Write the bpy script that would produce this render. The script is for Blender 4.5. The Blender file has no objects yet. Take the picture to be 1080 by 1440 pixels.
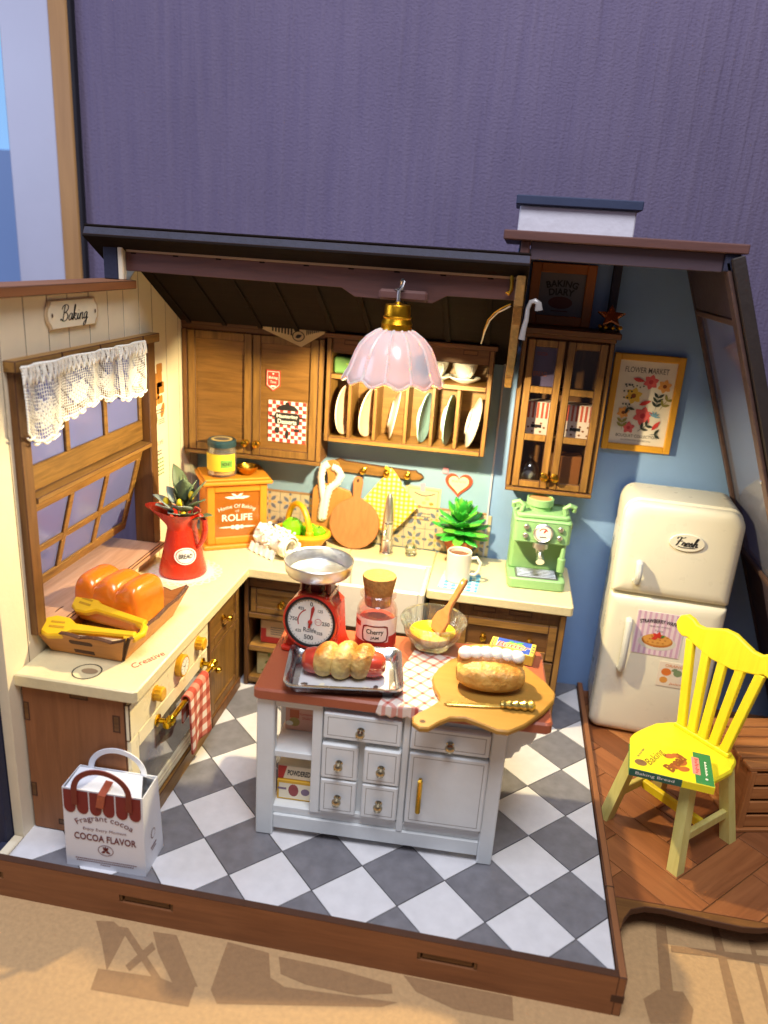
import bpy, bmesh, math, random
from mathutils import Matrix, Vector
random.seed(7)
S = 0.013                      # one modelling unit = 13 mm: a desk-top miniature at its true size
PI = math.pi
scene = bpy.context.scene
COL = scene.collection

# ------------------------------------------------------------------ camera, light, exposure
cam_d = bpy.data.cameras.new('camera'); cam = bpy.data.objects.new('camera', cam_d); COL.objects.link(cam)
cam_d.sensor_fit = 'HORIZONTAL'; cam_d.sensor_width = 36.0; cam_d.lens = 35.83
cam_d.clip_start = 0.01; cam_d.clip_end = 50
YAW, PIT, ROL = 0.1430254, 0.32686623, -0.06789286
def _cam():
    cy, sy, cp, sp = math.cos(YAW), math.sin(YAW), math.cos(PIT), math.sin(PIT)
    f = Vector((-sy*cp, cy*cp, -sp)); r = Vector((cy, sy, 0)); d = f.cross(r)
    c, s = math.cos(ROL), math.sin(ROL)
    r2 = c*r + s*d; d2 = -s*r + c*d
    m = Matrix((( r2.x, -d2.x, -f.x), (r2.y, -d2.y, -f.y), (r2.z, -d2.z, -f.z))).to_4x4()
    m.translation = Vector((2.0445, -14.5834, 14.0195))*S
    cam.matrix_world = m
_cam()
cam_d.dof.use_dof = True; cam_d.dof.focus_distance = 20.5*S; cam_d.dof.aperture_fstop = 15
scene.camera = cam
scene.render.engine = 'CYCLES'
scene.render.resolution_x = 768; scene.render.resolution_y = 1024
scene.cycles.max_bounces = 8; scene.cycles.transparent_max_bounces = 16
scene.cycles.caustics_reflective = False; scene.cycles.caustics_refractive = False
scene.view_settings.view_transform = 'Standard'; scene.view_settings.look = 'None'
scene.view_settings.gamma = 1.0; scene.view_settings.exposure = 0.0
scene.view_settings.use_curve_mapping = False
scene.unit_settings.system = 'METRIC'
world = bpy.data.worlds.new('World'); scene.world = world; world.use_nodes = True
bg = world.node_tree.nodes['Background']
bg.inputs[0].default_value = (0.66, 0.62, 0.74, 1); bg.inputs[1].default_value = 0.17
def lamp(name, kind, loc, energy, color, size=0.1, target=None, spread=None):
    d = bpy.data.lights.new(name, kind); d.energy = energy; d.color = color
    if kind == 'AREA':
        d.shape = 'DISK'; d.size = size*S
        if spread: d.spread = spread
    else: d.shadow_soft_size = size*S
    o = bpy.data.objects.new(name, d); COL.objects.link(o); o.location = Vector(loc)*S
    if target: o.rotation_euler = (Vector(target)-Vector(loc)).to_track_quat('-Z', 'Y').to_euler()
    return o
lamp('room_light', 'AREA', (3, -13, 40), 2.4, (0.93, 0.94, 1.0), 18, (0, 0, 0))
lamp('window_light', 'AREA', (-34, -6, 22), .8, (0.62, 0.72, 1.0), 16, (-2, 4, 3))

# ------------------------------------------------------------------ helpers
def lin(h):
    h = h.lstrip('#'); c = [int(h[i:i+2], 16)/255 for i in (0, 2, 4)]
    return tuple((x/12.92 if x <= .04045 else ((x+.055)/1.055)**2.4) for x in c)+(1,)
MATS = {}
def _new(name):
    m = bpy.data.materials.new(name); m.use_nodes = True
    nt = m.node_tree; MATS[name] = m
    return m, nt, nt.nodes['Principled BSDF']
def _coords(nt, sc):
    N, L = nt.nodes, nt.links
    tc = N.new('ShaderNodeTexCoord'); oi = N.new('ShaderNodeObjectInfo')
    mu = N.new('ShaderNodeVectorMath'); mu.operation = 'SCALE'; mu.inputs[3].default_value = 0.4
    cb = N.new('ShaderNodeCombineXYZ')
    for i in range(3): L.new(oi.outputs['Random'], cb.inputs[i])
    L.new(cb.outputs[0], mu.inputs[0])
    ad = N.new('ShaderNodeVectorMath'); L.new(tc.outputs['Object'], ad.inputs[0]); L.new(mu.outputs[0], ad.inputs[1])
    mp = N.new('ShaderNodeMapping'); mp.inputs['Scale'].default_value = [s/S for s in sc]
    L.new(ad.outputs[0], mp.inputs[0])
    return mp, oi
def mat(name, hexc, rough=.5, var=.10, vs=1.5, bump=.12, bs=9, metal=0, coat=0, sss=0, spec=.5, rv=.12):
    if name in MATS: return MATS[name]
    m, nt, p = _new(name); N, L = nt.nodes, nt.links; c = lin(hexc)
    p.inputs['Roughness'].default_value = rough; p.inputs['Metallic'].default_value = metal
    p.inputs['Coat Weight'].default_value = coat; p.inputs['Specular IOR Level'].default_value = spec
    if sss:
        p.inputs['Subsurface Weight'].default_value = sss; p.inputs['Subsurface Radius'].default_value = (.0012, .0008, .0005)
        p.inputs['Subsurface Scale'].default_value = 1.0
    mp, oi = _coords(nt, (1, 1, 1))
    n1 = N.new('ShaderNodeTexNoise'); n1.inputs['Scale'].default_value = vs; n1.inputs['Detail'].default_value = 6
    L.new(mp.outputs[0], n1.inputs['Vector'])
    mx = N.new('ShaderNodeMix'); mx.data_type = 'RGBA'
    mx.inputs[6].default_value = tuple(min(1, x*(1-var)) for x in c[:3])+(1,)
    mx.inputs[7].default_value = tuple(min(1, x*(1+var)) for x in c[:3])+(1,)
    L.new(n1.outputs['Fac'], mx.inputs[0]); L.new(mx.outputs[2], p.inputs['Base Color'])
    mr = N.new('ShaderNodeMapRange'); mr.inputs[3].default_value = max(.02, rough-rv); mr.inputs[4].default_value = min(1, rough+rv)
    L.new(n1.outputs['Fac'], mr.inputs[0]); L.new(mr.outputs[0], p.inputs['Roughness'])
    if bump:
        n2 = N.new('ShaderNodeTexNoise'); n2.inputs['Scale'].default_value = bs; n2.inputs['Detail'].default_value = 4
        L.new(mp.outputs[0], n2.inputs['Vector'])
        b = N.new('ShaderNodeBump'); b.inputs['Strength'].default_value = bump; b.inputs['Distance'].default_value = .0006
        L.new(n2.outputs['Fac'], b.inputs['Height']); L.new(b.outputs[0], p.inputs['Normal'])
    return m
def wood(name, light, dark, axis='Z', rough=.5, sc=1.0, bump=.25, rnd=.25, spec=.5):
    key = name+'_'+axis.lower()
    if key in MATS: return MATS[key]
    m, nt, p = _new(key); N, L = nt.nodes, nt.links
    v = [4.2*sc]*3; v['XYZ'.index(axis)] = .35*sc
    mp, oi = _coords(nt, v)
    n = N.new('ShaderNodeTexNoise'); n.inputs['Scale'].default_value = 1.6; n.inputs['Detail'].default_value = 8
    n.inputs['Roughness'].default_value = .65; n.inputs['Distortion'].default_value = .8
    L.new(mp.outputs[0], n.inputs['Vector'])
    r = N.new('ShaderNodeValToRGB'); e = r.color_ramp.elements
    e[0].position = .28; e[0].color = lin(dark); e[1].position = .72; e[1].color = lin(light)
    L.new(n.outputs['Fac'], r.inputs[0])
    hs = N.new('ShaderNodeHueSaturation'); mr = N.new('ShaderNodeMapRange')
    mr.inputs[3].default_value = 1-rnd; mr.inputs[4].default_value = 1+rnd*.6
    L.new(oi.outputs['Random'], mr.inputs[0]); L.new(mr.outputs[0], hs.inputs['Value'])
    L.new(r.outputs[0], hs.inputs['Color']); L.new(hs.outputs[0], p.inputs['Base Color'])
    p.inputs['Roughness'].default_value = rough; p.inputs['Specular IOR Level'].default_value = spec
    b = N.new('ShaderNodeBump'); b.inputs['Strength'].default_value = bump; b.inputs['Distance'].default_value = .0003
    L.new(n.outputs['Fac'], b.inputs['Height']); L.new(b.outputs[0], p.inputs['Normal'])
    return m
def thin_glass(name, tint, refl=.10, rough=.02, haze=0, hazecol='ffffff'):
    if name in MATS: return MATS[name]
    m = bpy.data.materials.new(name); m.use_nodes = True; MATS[name] = m
    nt = m.node_tree; N, L = nt.nodes, nt.links; N.remove(N['Principled BSDF']); out = N['Material Output']
    t = N.new('ShaderNodeBsdfTransparent'); t.inputs[0].default_value = lin(tint)
    g = N.new('ShaderNodeBsdfGlossy'); g.inputs['Roughness'].default_value = rough; g.inputs[0].default_value = (1, 1, 1, 1)
    lw = N.new('ShaderNodeLayerWeight'); lw.inputs[0].default_value = .35
    mr = N.new('ShaderNodeMapRange'); mr.inputs[3].default_value = refl*.5; mr.inputs[4].default_value = min(1, refl*5)
    L.new(lw.outputs['Fresnel'], mr.inputs[0])
    src = t
    if haze:
        d = N.new('ShaderNodeBsdfDiffuse'); d.inputs[0].default_value = lin(hazecol)  # haze: diffuse colour mixed in to brighten the glass
        mh = N.new('ShaderNodeMixShader'); mh.inputs[0].default_value = haze
        L.new(t.outputs[0], mh.inputs[1]); L.new(d.outputs[0], mh.inputs[2]); src = mh
    mx = N.new('ShaderNodeMixShader'); L.new(mr.outputs[0], mx.inputs[0]); L.new(src.outputs[0], mx.inputs[1]); L.new(g.outputs[0], mx.inputs[2])
    L.new(mx.outputs[0], out.inputs[0])
    return m
def emit(name, hexc, st):
    if name in MATS: return MATS[name]
    m, nt, p = _new(name)
    p.inputs['Base Color'].default_value = lin(hexc); p.inputs['Emission Color'].default_value = lin(hexc); p.inputs['Emission Strength'].default_value = st
    return m
def checks(name, c0, c1, c2, period, axes='XY', duty=.5, rough=.8, rot=0):
    """woven gingham: two sets of stripes crossing"""
    if name in MATS: return MATS[name]
    m, nt, p = _new(name); N, L = nt.nodes, nt.links
    tc = N.new('ShaderNodeTexCoord'); sp = N.new('ShaderNodeSeparateXYZ'); mpp = N.new('ShaderNodeMapping'); mpp.inputs['Rotation'].default_value = (0, 0, math.radians(rot)); L.new(tc.outputs['Object'], mpp.inputs[0]); L.new(mpp.outputs[0], sp.inputs[0])
    st = []
    for a in axes:
        k = N.new('ShaderNodeMath'); k.operation = 'MULTIPLY'; k.inputs[1].default_value = 1/(period*S); L.new(sp.outputs['XYZ'.index(a)], k.inputs[0])
        f = N.new('ShaderNodeMath'); f.operation = 'FRACT'; L.new(k.outputs[0], f.inputs[0])
        l = N.new('ShaderNodeMath'); l.operation = 'LESS_THAN'; l.inputs[1].default_value = duty; L.new(f.outputs[0], l.inputs[0]); st.append(l)
    ad = N.new('ShaderNodeMath'); L.new(st[0].outputs[0], ad.inputs[0]); L.new(st[1].outputs[0], ad.inputs[1])
    hv = N.new('ShaderNodeMath'); hv.operation = 'MULTIPLY'; hv.inputs[1].default_value = .5; L.new(ad.outputs[0], hv.inputs[0])
    r = N.new('ShaderNodeValToRGB'); r.color_ramp.interpolation = 'CONSTANT'; e = r.color_ramp.elements
    e[0].position = 0; e[0].color = lin(c0); e[1].position = .25; e[1].color = lin(c1); x = e.new(.75); x.color = lin(c2)
    L.new(hv.outputs[0], r.inputs[0]); L.new(r.outputs[0], p.inputs['Base Color']); p.inputs['Roughness'].default_value = rough
    w = N.new('ShaderNodeTexNoise'); w.inputs['Scale'].default_value = 30/S; L.new(tc.outputs['Object'], w.inputs['Vector'])
    b = N.new('ShaderNodeBump'); b.inputs['Strength'].default_value = .3; b.inputs['Distance'].default_value = .0003
    L.new(w.outputs['Fac'], b.inputs['Height']); L.new(b.outputs[0], p.inputs['Normal'])
    return m

T = Matrix.Translation
def RX(d): return Matrix.Rotation(math.radians(d), 4, 'X')
def RY(d): return Matrix.Rotation(math.radians(d), 4, 'Y')
def RZ(d): return Matrix.Rotation(math.radians(d), 4, 'Z')
def PF(y=0): return Matrix(((1,0,0,0),(0,0,-1,y),(0,1,0,0),(0,0,0,1)))     # plane facing -y: (a,b,c) -> (a, y-c, b)
def PL(x=0): return Matrix(((0,0,1,x),(1,0,0,0),(0,1,0,0),(0,0,0,1)))      # plane facing +x: (a,b,c) -> (x+c, a, b)
def PT(z=0): return T((0,0,z))
class MB:
    def __init__(s, M=None): s.v = []; s.f = []; s.mi = []; s.M = M or Matrix(); s.m = 0
    def add(s, vs, fs, M=None, m=None, mis=None):
        X = s.M @ M if M is not None else s.M
        o = len(s.v); s.v += [X @ Vector(v) for v in vs]
        s.f += [[o+i for i in f] for f in fs]
        s.mi += mis if mis else [s.m if m is None else m]*len(fs)
        return s
    def box(s, x0, x1, y0, y1, z0, z1, b=.02, M=None, m=None, em=None):
        if x1 < x0: x0, x1 = x1, x0
        if y1 < y0: y0, y1 = y1, y0
        if z1 < z0: z0, z1 = z1, z0
        b = min(b, (x1-x0)*.45, (y1-y0)*.45, (z1-z0)*.45)
        mm = s.m if m is None else m
        if b <= 0:
            vs = [(x, y, z) for x in (x0, x1) for y in (y0, y1) for z in (z0, z1)]
            return s.add(vs, [(0,1,3,2),(4,6,7,5),(0,4,5,1),(2,3,7,6),(0,2,6,4),(1,5,7,3)], M, m)
        vs = []; ix = {}
        for i in (0, 1):
            for j in (0, 1):
                for k in (0, 1):
                    for a in range(3):
                        p = [(x0, x1)[i], (y0, y1)[j], (z0, z1)[k]]
                        q = [(b, -b)[i], (b, -b)[j], (b, -b)[k]]
                        for c in range(3):
                            if c != a: p[c] += q[c]
                        ix[i, j, k, a] = len(vs); vs.append(p)
        fs = []; mis = []
        for i in (0, 1):
            fs.append([ix[i,0,0,0], ix[i,1,0,0], ix[i,1,1,0], ix[i,0,1,0]])
            fs.append([ix[0,i,0,1], ix[1,i,0,1], ix[1,i,1,1], ix[0,i,1,1]])
            fs.append([ix[0,0,i,2], ix[1,0,i,2], ix[1,1,i,2], ix[0,1,i,2]])
        mis += [mm]*6
        e = mm if em is None else em
        for i in (0, 1):
            for j in (0, 1):
                fs.append([ix[i,j,0,0], ix[i,j,1,0], ix[i,j,1,1], ix[i,j,0,1]])
                fs.append([ix[i,0,j,0], ix[i,1,j,0], ix[i,1,j,2], ix[i,0,j,2]])
                fs.append([ix[0,i,j,1], ix[1,i,j,1], ix[1,i,j,2], ix[0,i,j,2]])
                for k in (0, 1): fs.append([ix[i,j,k,0], ix[i,j,k,1], ix[i,j,k,2]])
        mis += [e]*(len(fs)-6)
        return s.add(vs, fs, M, None, mis)
    def lathe(s, prof, n=28, M=None, m=None, scallop=None, sx=1, sy=1):
        vs = []; rows = []
        for (r, z) in prof:
            if r <= 1e-6: rows.append([len(vs)]); vs.append((0, 0, z))
            else:
                row = []
                for i in range(n):
                    a = 2*PI*i/n; k = scallop(a, r, z) if scallop else (1, 0)
                    row.append(len(vs)); vs.append((r*k[0]*math.cos(a)*sx, r*k[0]*math.sin(a)*sy, z+k[1]))
                rows.append(row)
        fs = []
        for a, b in zip(rows, rows[1:]):
            for i in range(n):
                j = (i+1) % n
                if len(a) == 1 and len(b) == 1: continue
                if len(a) == 1: fs.append([a[0], b[i], b[j]])
                elif len(b) == 1: fs.append([a[i], a[j], b[0]])
                else: fs.append([a[i], a[j], b[j], b[i]])
        return s.add(vs, fs, M, m)
    def cyl(s, x, y, z0, z1, r, n=20, b=.02, M=None, m=None, r2=None):
        r2 = r if r2 is None else r2; b = min(b, abs(z1-z0)*.4, r*.5)
        X = T((x, y, 0)); X = M @ X if M is not None else X
        return s.lathe([(0, z0), (r-b, z0), (r, z0+b), (r2, z1-b), (r2-b, z1), (0, z1)], n, X, m)
    def ell(s, c, r, nu=18, nv=10, M=None, m=None):
        pr = [(math.sin(PI*i/nv), -math.cos(PI*i/nv)) for i in range(nv+1)]; pr[0] = (0, -1); pr[-1] = (0, 1)
        X = T(c) @ Matrix.Diagonal((r[0], r[1], r[2], 1)); X = M @ X if M is not None else X
        return s.lathe(pr, nu, X, m)
    def tube(s, path, r, n=8, closed=False, M=None, m=None, cap=True, flat=1):
        P = [Vector(p) for p in path]; k = len(P); R = r if isinstance(r, (list, tuple)) else [r]*k
        vs = []; up = None; rows = []
        for i in range(k):
            t = (P[(i+1) % k]-P[i-1]) if closed else (P[min(i+1, k-1)]-P[max(i-1, 0)])
            t.normalize()
            if up is None:
                up = t.orthogonal().normalized()
                if abs(t.z) < .9: up = (Vector((0,0,1))-t*t.z).normalized()
            up = (up-t*up.dot(t)).normalized(); sd = t.cross(up)
            row = []
            for j in range(n):
                a = 2*PI*j/n; row.append(len(vs)); vs.append(P[i]+R[i]*(math.cos(a)*up*flat+math.sin(a)*sd))
            rows.append(row)
        fs = []
        for i in range(k if closed else k-1):
            a, b = rows[i], rows[(i+1) % k]
            for j in range(n): fs.append([a[j], a[(j+1) % n], b[(j+1) % n], b[j]])
        if cap and not closed: fs += [rows[0][::-1], rows[-1]]
        return s.add(vs, fs, M, m)
    def prism(s, o, z0, z1, b=0, M=None, m=None, em=None):
        n = len(o); A = sum(o[i][0]*o[(i+1) % n][1]-o[(i+1) % n][0]*o[i][1] for i in range(n))
        if A < 0: o = o[::-1]
        def inset(d):
            r = []
            for i in range(n):
                p, q, w = Vector(o[i-1]), Vector(o[i]), Vector(o[(i+1) % n])
                e1 = (q-p); e2 = (w-q)
                e1 = e1.normalized() if e1.length > 1e-9 else e1; e2 = e2.normalized() if e2.length > 1e-9 else e2
                nn = Vector((-e1.y-e2.y, e1.x+e2.x)); l = nn.length
                if l < 1e-6: r.append(tuple(q)); continue
                nn /= l; c = max(.4, nn.dot(Vector((-e1.y, e1.x)))); r.append(tuple(q+nn*(d/c)))
            return r
        L = [(o, z0), (o, z1)]
        if b: i2 = inset(b); L = [(i2, z0), (o, z0+b), (o, z1-b), (i2, z1)]
        vs = [(x, y, z) for oo, z in L for x, y in oo]; fs = [list(range(n))[::-1]]; mm = s.m if m is None else m; mis = [mm]
        for k in range(len(L)-1):
            for i in range(n):
                j = (i+1) % n; fs.append([k*n+i, k*n+j, (k+1)*n+j, (k+1)*n+i]); mis.append(mm if em is None else em)
        fs.append([(len(L)-1)*n+i for i in range(n)]); mis.append(mm)
        return s.add(vs, fs, M, None, mis)
    def flat(s, o, z=0, M=None, m=None): return s.add([(x, y, z) for x, y in o], [list(range(len(o)))], M, m)
    def rect(s, x0, x1, y0, y1, z=0, M=None, m=None): return s.flat([(x0,y0),(x1,y0),(x1,y1),(x0,y1)], z, M, m)
    def frame(s, x0, x1, y0, y1, t, z0, z1, b=.015, M=None, m=None, em=None):
        s.box(x0, x0+t, y0, y1, z0, z1, b, M, m, em); s.box(x1-t, x1, y0, y1, z0, z1, b, M, m, em)
        s.box(x0+t, x1-t, y0, y0+t, z0, z1-.004, b, M, m, em); s.box(x0+t, x1-t, y1-t, y1, z0, z1-.004, b, M, m, em); return s
    def grid(s, nx, ny, fn, M=None, m=None, wrap=False):
        vs = [fn(i/nx, j/ny) for j in range(ny+1) for i in range(nx+1 if not wrap else nx)]; w = nx+1 if not wrap else nx; fs = []
        for j in range(ny):
            for i in range(nx):
                k = (i+1) % w; fs.append([j*w+i, j*w+k, (j+1)*w+k, (j+1)*w+i])
        return s.add(vs, fs, M, m)
    def build(s, name, mats, parent=None, w=False, smooth=35, solid=0, sub=0, fix=True):
        me = bpy.data.meshes.new(name); ob = bpy.data.objects.new(name, me); COL.objects.link(ob)
        V = s.v; wm = Matrix()
        if parent is not None:
            ob.parent = parent
            if w: inv = WM[parent.name].inverted(); V = [inv @ v for v in V]
            wm = WM[parent.name]
        else:
            lo = [min(v[i] for v in V) for i in range(3)]; hi = [max(v[i] for v in V) for i in range(3)]
            o = Vector(((lo[0]+hi[0])/2, (lo[1]+hi[1])/2, lo[2])); ob.location = o*S; V = [v-o for v in V]; wm = T(o)
        WM[ob.name] = wm
        me.from_pydata([v*S for v in V], [], s.f)
        for mm in (mats if isinstance(mats, (list, tuple)) else [mats]): me.materials.append(mm)
        n = len(me.materials)
        if n > 1: me.polygons.foreach_set('material_index', [min(i, n-1) for i in s.mi])
        if fix:
            bm = bmesh.new(); bm.from_mesh(me); bmesh.ops.recalc_face_normals(bm, faces=bm.faces[:]); bm.to_mesh(me); bm.free()
        if smooth:
            me.polygons.foreach_set('use_smooth', [True]*len(me.polygons)); me.set_sharp_from_angle(angle=math.radians(smooth))
        if solid:
            md = ob.modifiers.new('solid', 'SOLIDIFY'); md.thickness = solid*S; md.offset = 0
        if sub:
            md = ob.modifiers.new('sub', 'SUBSURF'); md.levels = sub; md.render_levels = sub
        return ob
WM = {}
def tag(o, label, cat=None, group=None, kind=None):
    o['label'] = label
    if cat: o['category'] = cat
    if group: o['group'] = group
    if kind: o['kind'] = kind
    return o
def thing(name, label, cat, loc=(0,0,0), rz=0, group=None, kind=None):
    o = bpy.data.objects.new(name, None); COL.objects.link(o); o.empty_display_size = .005
    o.location = Vector(loc)*S; o.rotation_euler = (0, 0, math.radians(rz)); WM[o.name] = T(loc) @ RZ(rz)
    return tag(o, label, cat, group, kind)
def copy_at(src, parent, loc=None, name=None):
    c = src.copy(); COL.objects.link(c); c.parent = parent
    if loc is not None: c.location = Vector(loc)*S
    WM[c.name] = WM[src.name]
    for ch in src.children: copy_at(ch, c)
    return c
_TX = {}
def text(s, h, mat_, parent, M, x=0, y=0, w=None, shear=0, bold=0, arc=0, world=True, name='lettering', z=.014):
    k = (s, shear, bold)
    if k not in _TX:
        cu = bpy.data.curves.new('t', 'FONT'); cu.body = s; cu.size = 1; cu.shear = shear; cu.offset = bold; cu.resolution_u = 3
        ob = bpy.data.objects.new('t', cu); me = bpy.data.meshes.new_from_object(ob)
        vs = [v.co.copy() for v in me.vertices]; fs = [list(p.vertices) for p in me.polygons]
        bpy.data.objects.remove(ob); bpy.data.curves.remove(cu); bpy.data.meshes.remove(me)
        lo = min(v.x for v in vs); hi = max(v.x for v in vs); b0 = min(v.y for v in vs); b1 = max(v.y for v in vs)
        _TX[k] = ([((v.x-(lo+hi)/2), v.y-(b0+b1)/2) for v in vs], fs, hi-lo, b1-b0)
    vs, fs, tw, th = _TX[k]; sy = h/th; sx = sy if w is None else w/tw; out = []
    for a, b in vs:
        a *= sx; b *= sy
        if arc:
            R = arc; an = a/R; a, b = (R+b)*math.sin(an), (R+b)*math.cos(an)-R
        out.append((x+a, y+b, z))
    mb = MB(M); mb.add(out, fs)
    return mb.build(name, mat_, parent, w=world, smooth=0, fix=False)

# hand-drawn cursive lettering (pen strokes as thin ribbons)
GL = {
 'B': (.95, [[(.30,.05),(.36,.5),(.45,1.02)],[(.12,.78),(.22,.95),(.5,1.06),(.8,.98),(.82,.78),(.62,.6),(.42,.55),(.7,.5),(.84,.32),(.74,.1),(.48,.0),(.24,.04),(.08,.16),(.02,.06)]]),
 'a': (.5, [[(.42,.4),(.28,.46),(.1,.34),(.04,.14),(.12,.02),(.26,.08),(.38,.26),(.44,.44),(.40,.18),(.42,.04),(.52,.06)]]),
 'k': (.52, [[(.0,.06),(.1,.3),(.26,.85),(.24,1.02),(.16,.9),(.12,.4),(.08,0)],[(.1,.24),(.26,.44),(.38,.42),(.34,.3),(.16,.24),(.3,.08),(.44,.0),(.54,.08)]]),
 'i': (.3, [[(.02,.1),(.14,.42),(.1,.14),(.16,.02),(.3,.1)],[(.18,.6),(.2,.63)]]),
 'n': (.55, [[(.02,.08),(.12,.42),(.08,.0),(.14,.26),(.3,.44),(.4,.38),(.36,.12),(.42,.0),(.56,.1)]]),
 'g': (.55, [[(.42,.4),(.28,.46),(.1,.34),(.05,.14),(.14,.02),(.28,.1),(.42,.42),(.36,-.1),(.22,-.42),(.06,-.44),(.08,-.26),(.3,-.1),(.58,.1)]]),
 'F': (.8, [[(.2,.0),(.3,.1),(.42,.55),(.5,.95)],[(.08,.78),(.16,.98),(.4,1.02),(.7,.92),(.9,1.06)],[(.2,.5),(.4,.56),(.66,.54),(.72,.62)]]),
 'r': (.4, [[(.02,.08),(.14,.46),(.2,.36),(.34,.38),(.3,.14),(.36,.0),(.46,.1)]]),
 'e': (.4, [[(.02,.12),(.22,.2),(.34,.36),(.24,.46),(.1,.34),(.08,.1),(.2,.0),(.42,.12)]]),
 's': (.38, [[(.02,.08),(.2,.46),(.26,.3),(.3,.12),(.2,.0),(.06,.04),(.22,.04),(.4,.12)]]),
 'h': (.55, [[(.02,.06),(.16,.4),(.3,.9),(.26,1.02),(.16,.85),(.08,.0),(.16,.26),(.32,.44),(.4,.34),(.36,.1),(.44,.0),(.58,.12)]]),
}
def script(word, h, mat_, parent, M, x, y, w, slant=.25, pen=.045, world=True, z=.014, name='lettering'):
    strokes = []; cx = 0
    for chx in word:
        adv, st_ = GL[chx]
        for s_ in st_: strokes.append([(cx+a+b*slant, b) for a, b in s_])
        cx += adv
    def cr(p):
        if len(p) < 3: return p
        q = [p[0]]+p+[p[-1]]; o = []
        for i in range(1, len(q)-2):
            for k in range(6):
                t = k/6; o.append(tuple(.5*((2*q[i][d])+(-q[i-1][d]+q[i+1][d])*t+(2*q[i-1][d]-5*q[i][d]+4*q[i+1][d]-q[i+2][d])*t*t+(-q[i-1][d]+3*q[i][d]-3*q[i+1][d]+q[i+2][d])*t**3) for d in (0, 1)))
        return o+[p[-1]]
    xs = [a for s_ in strokes for a, b in s_]; x0, x1 = min(xs), max(xs); kx = w/(x1-x0); ky = h/1.05
    mb = MB(M); n = 0
    for s_ in strokes:
        p = [Vector((x+(a-(x0+x1)/2)*kx, y+(b-.5)*ky)) for a, b in cr(s_)]; L = []
        for i in range(len(p)):
            t = p[min(i+1, len(p)-1)]-p[max(i-1, 0)]
            if t.length < 1e-6: t = Vector((1, 0))
            t.normalize(); wd = pen*ky*(.55+.9*abs(t.y)**2)*.5*2; q = Vector((-t.y, t.x))*wd*.5
            L += [(p[i].x-q.x, p[i].y-q.y, z+n*.0002), (p[i].x+q.x, p[i].y+q.y, z+n*.0002)]
        n += 1
        mb.add(L, [[2*i, 2*i+2, 2*i+3, 2*i+1] for i in range(len(p)-1)])
    return mb.build(name, mat_, parent, w=world, smooth=0, fix=False)
def circ(cx, cy, rx, ry=None, n=16, rot=0, a0=0, a1=360):
    ry = rx if ry is None else ry; c, s = math.cos(math.radians(rot)), math.sin(math.radians(rot)); o = []
    full = (a1-a0) == 360
    for i in range(n if full else n+1):
        a = math.radians(a0+(a1-a0)*i/n); X, Y = rx*math.cos(a), ry*math.sin(a); o.append((cx+X*c-Y*s, cy+X*s+Y*c))
    return o
def leafo(cx, cy, l, wd, rot):
    c, s = math.cos(math.radians(rot)), math.sin(math.radians(rot))
    pts = [(0,0),(.25*l,.8*wd/2),(.5*l,wd/2),(.78*l,.6*wd/2),(l,0),(.78*l,-.6*wd/2),(.5*l,-wd/2),(.25*l,-.8*wd/2)]
    return [(cx+a*c-b*s, cy+a*s+b*c) for a, b in pts]
def rrect(x0, x1, y0, y1, r, n=5):
    o = []
    for cx, cy, a in ((x1-r, y1-r, 0), (x0+r, y1-r, 90), (x0+r, y0+r, 180), (x1-r, y0+r, 270)):
        for i in range(n+1):
            t = math.radians(a+90*i/n); o.append((cx+r*math.cos(t), cy+r*math.sin(t)))
    return o
def clip(poly, planes):
    for (a, b, c) in planes:          # keep a*x+b*y >= c
        o = []
        for i in range(len(poly)):
            p, q = poly[i-1], poly[i]; dp = a*p[0]+b*p[1]-c; dq = a*q[0]+b*q[1]-c
            if (dp >= 0) != (dq >= 0):
                t = dp/(dp-dq); o.append((p[0]+t*(q[0]-p[0]), p[1]+t*(q[1]-p[1])))
            if dq >= 0: o.append(q)
        poly = o
        if len(poly) < 3: return []
    return poly
def B(parent, name, m, x0, x1, y0, y1, z0, z1, b=.025, w=True, em=None):
    return MB().box(x0, x1, y0, y1, z0, z1, b, em=None if em is None else 1).build(name, m if em is None else [m, em], parent, w=w)

# ------------------------------------------------------------------ materials
OAK = {a: wood('oak', '9c7339', '61431c', a, .45, 1.0) for a in 'XYZ'}
DARKOAK = {a: wood('walnut_stain', '7d5329', '543618', a, .5, 1.0) for a in 'XYZ'}
PLY = {a: wood('plywood_brown', '9a643d', '80502f', a, .6, .8, rnd=.06) for a in 'XYZ'}
TERRA = mat('terracotta_paint', '9c4c34', .45, .05)
BURN = mat('burnt_edge', '4a2a16', .7, .25, 4)
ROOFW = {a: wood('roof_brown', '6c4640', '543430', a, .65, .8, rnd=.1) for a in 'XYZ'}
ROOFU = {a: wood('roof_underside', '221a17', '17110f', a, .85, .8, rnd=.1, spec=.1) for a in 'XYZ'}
NAVY = mat('navy_card', '23263f', .75, .2, 6, .3)
CREAM = mat('cream_panel', 'e9dcc0', .6, .05, 3, .1)
BLUEW = mat('pale_blue_wall', '86a8c6', .75, .05, 2, .1)
BLUED = mat('blue_wall', '7d9fd2', .75, .05, 2, .1)
STONE = mat('cream_countertop', 'dccfa6', .38, .10, 6, .18, 14)
WHITE = mat('white_paint', 'dde1e2', .45, .05, 3, .1)
CREAMP = mat('cream_enamel', 'f0e6c6', .3, .04, 3, .05)
FRIDGE = mat('ivory_plastic', 'e9e4d0', .3, .02, 2, .0)
BRASS = mat('brass', 'd9a93a', .22, .1, 5, 0, metal=1)
GOLD = mat('aged_gold', 'd49a22', .35, .2, 6, .2, metal=1)
CHROME = mat('chrome', 'e6e6ea', .24, .05, 5, 0, metal=1)
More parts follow.
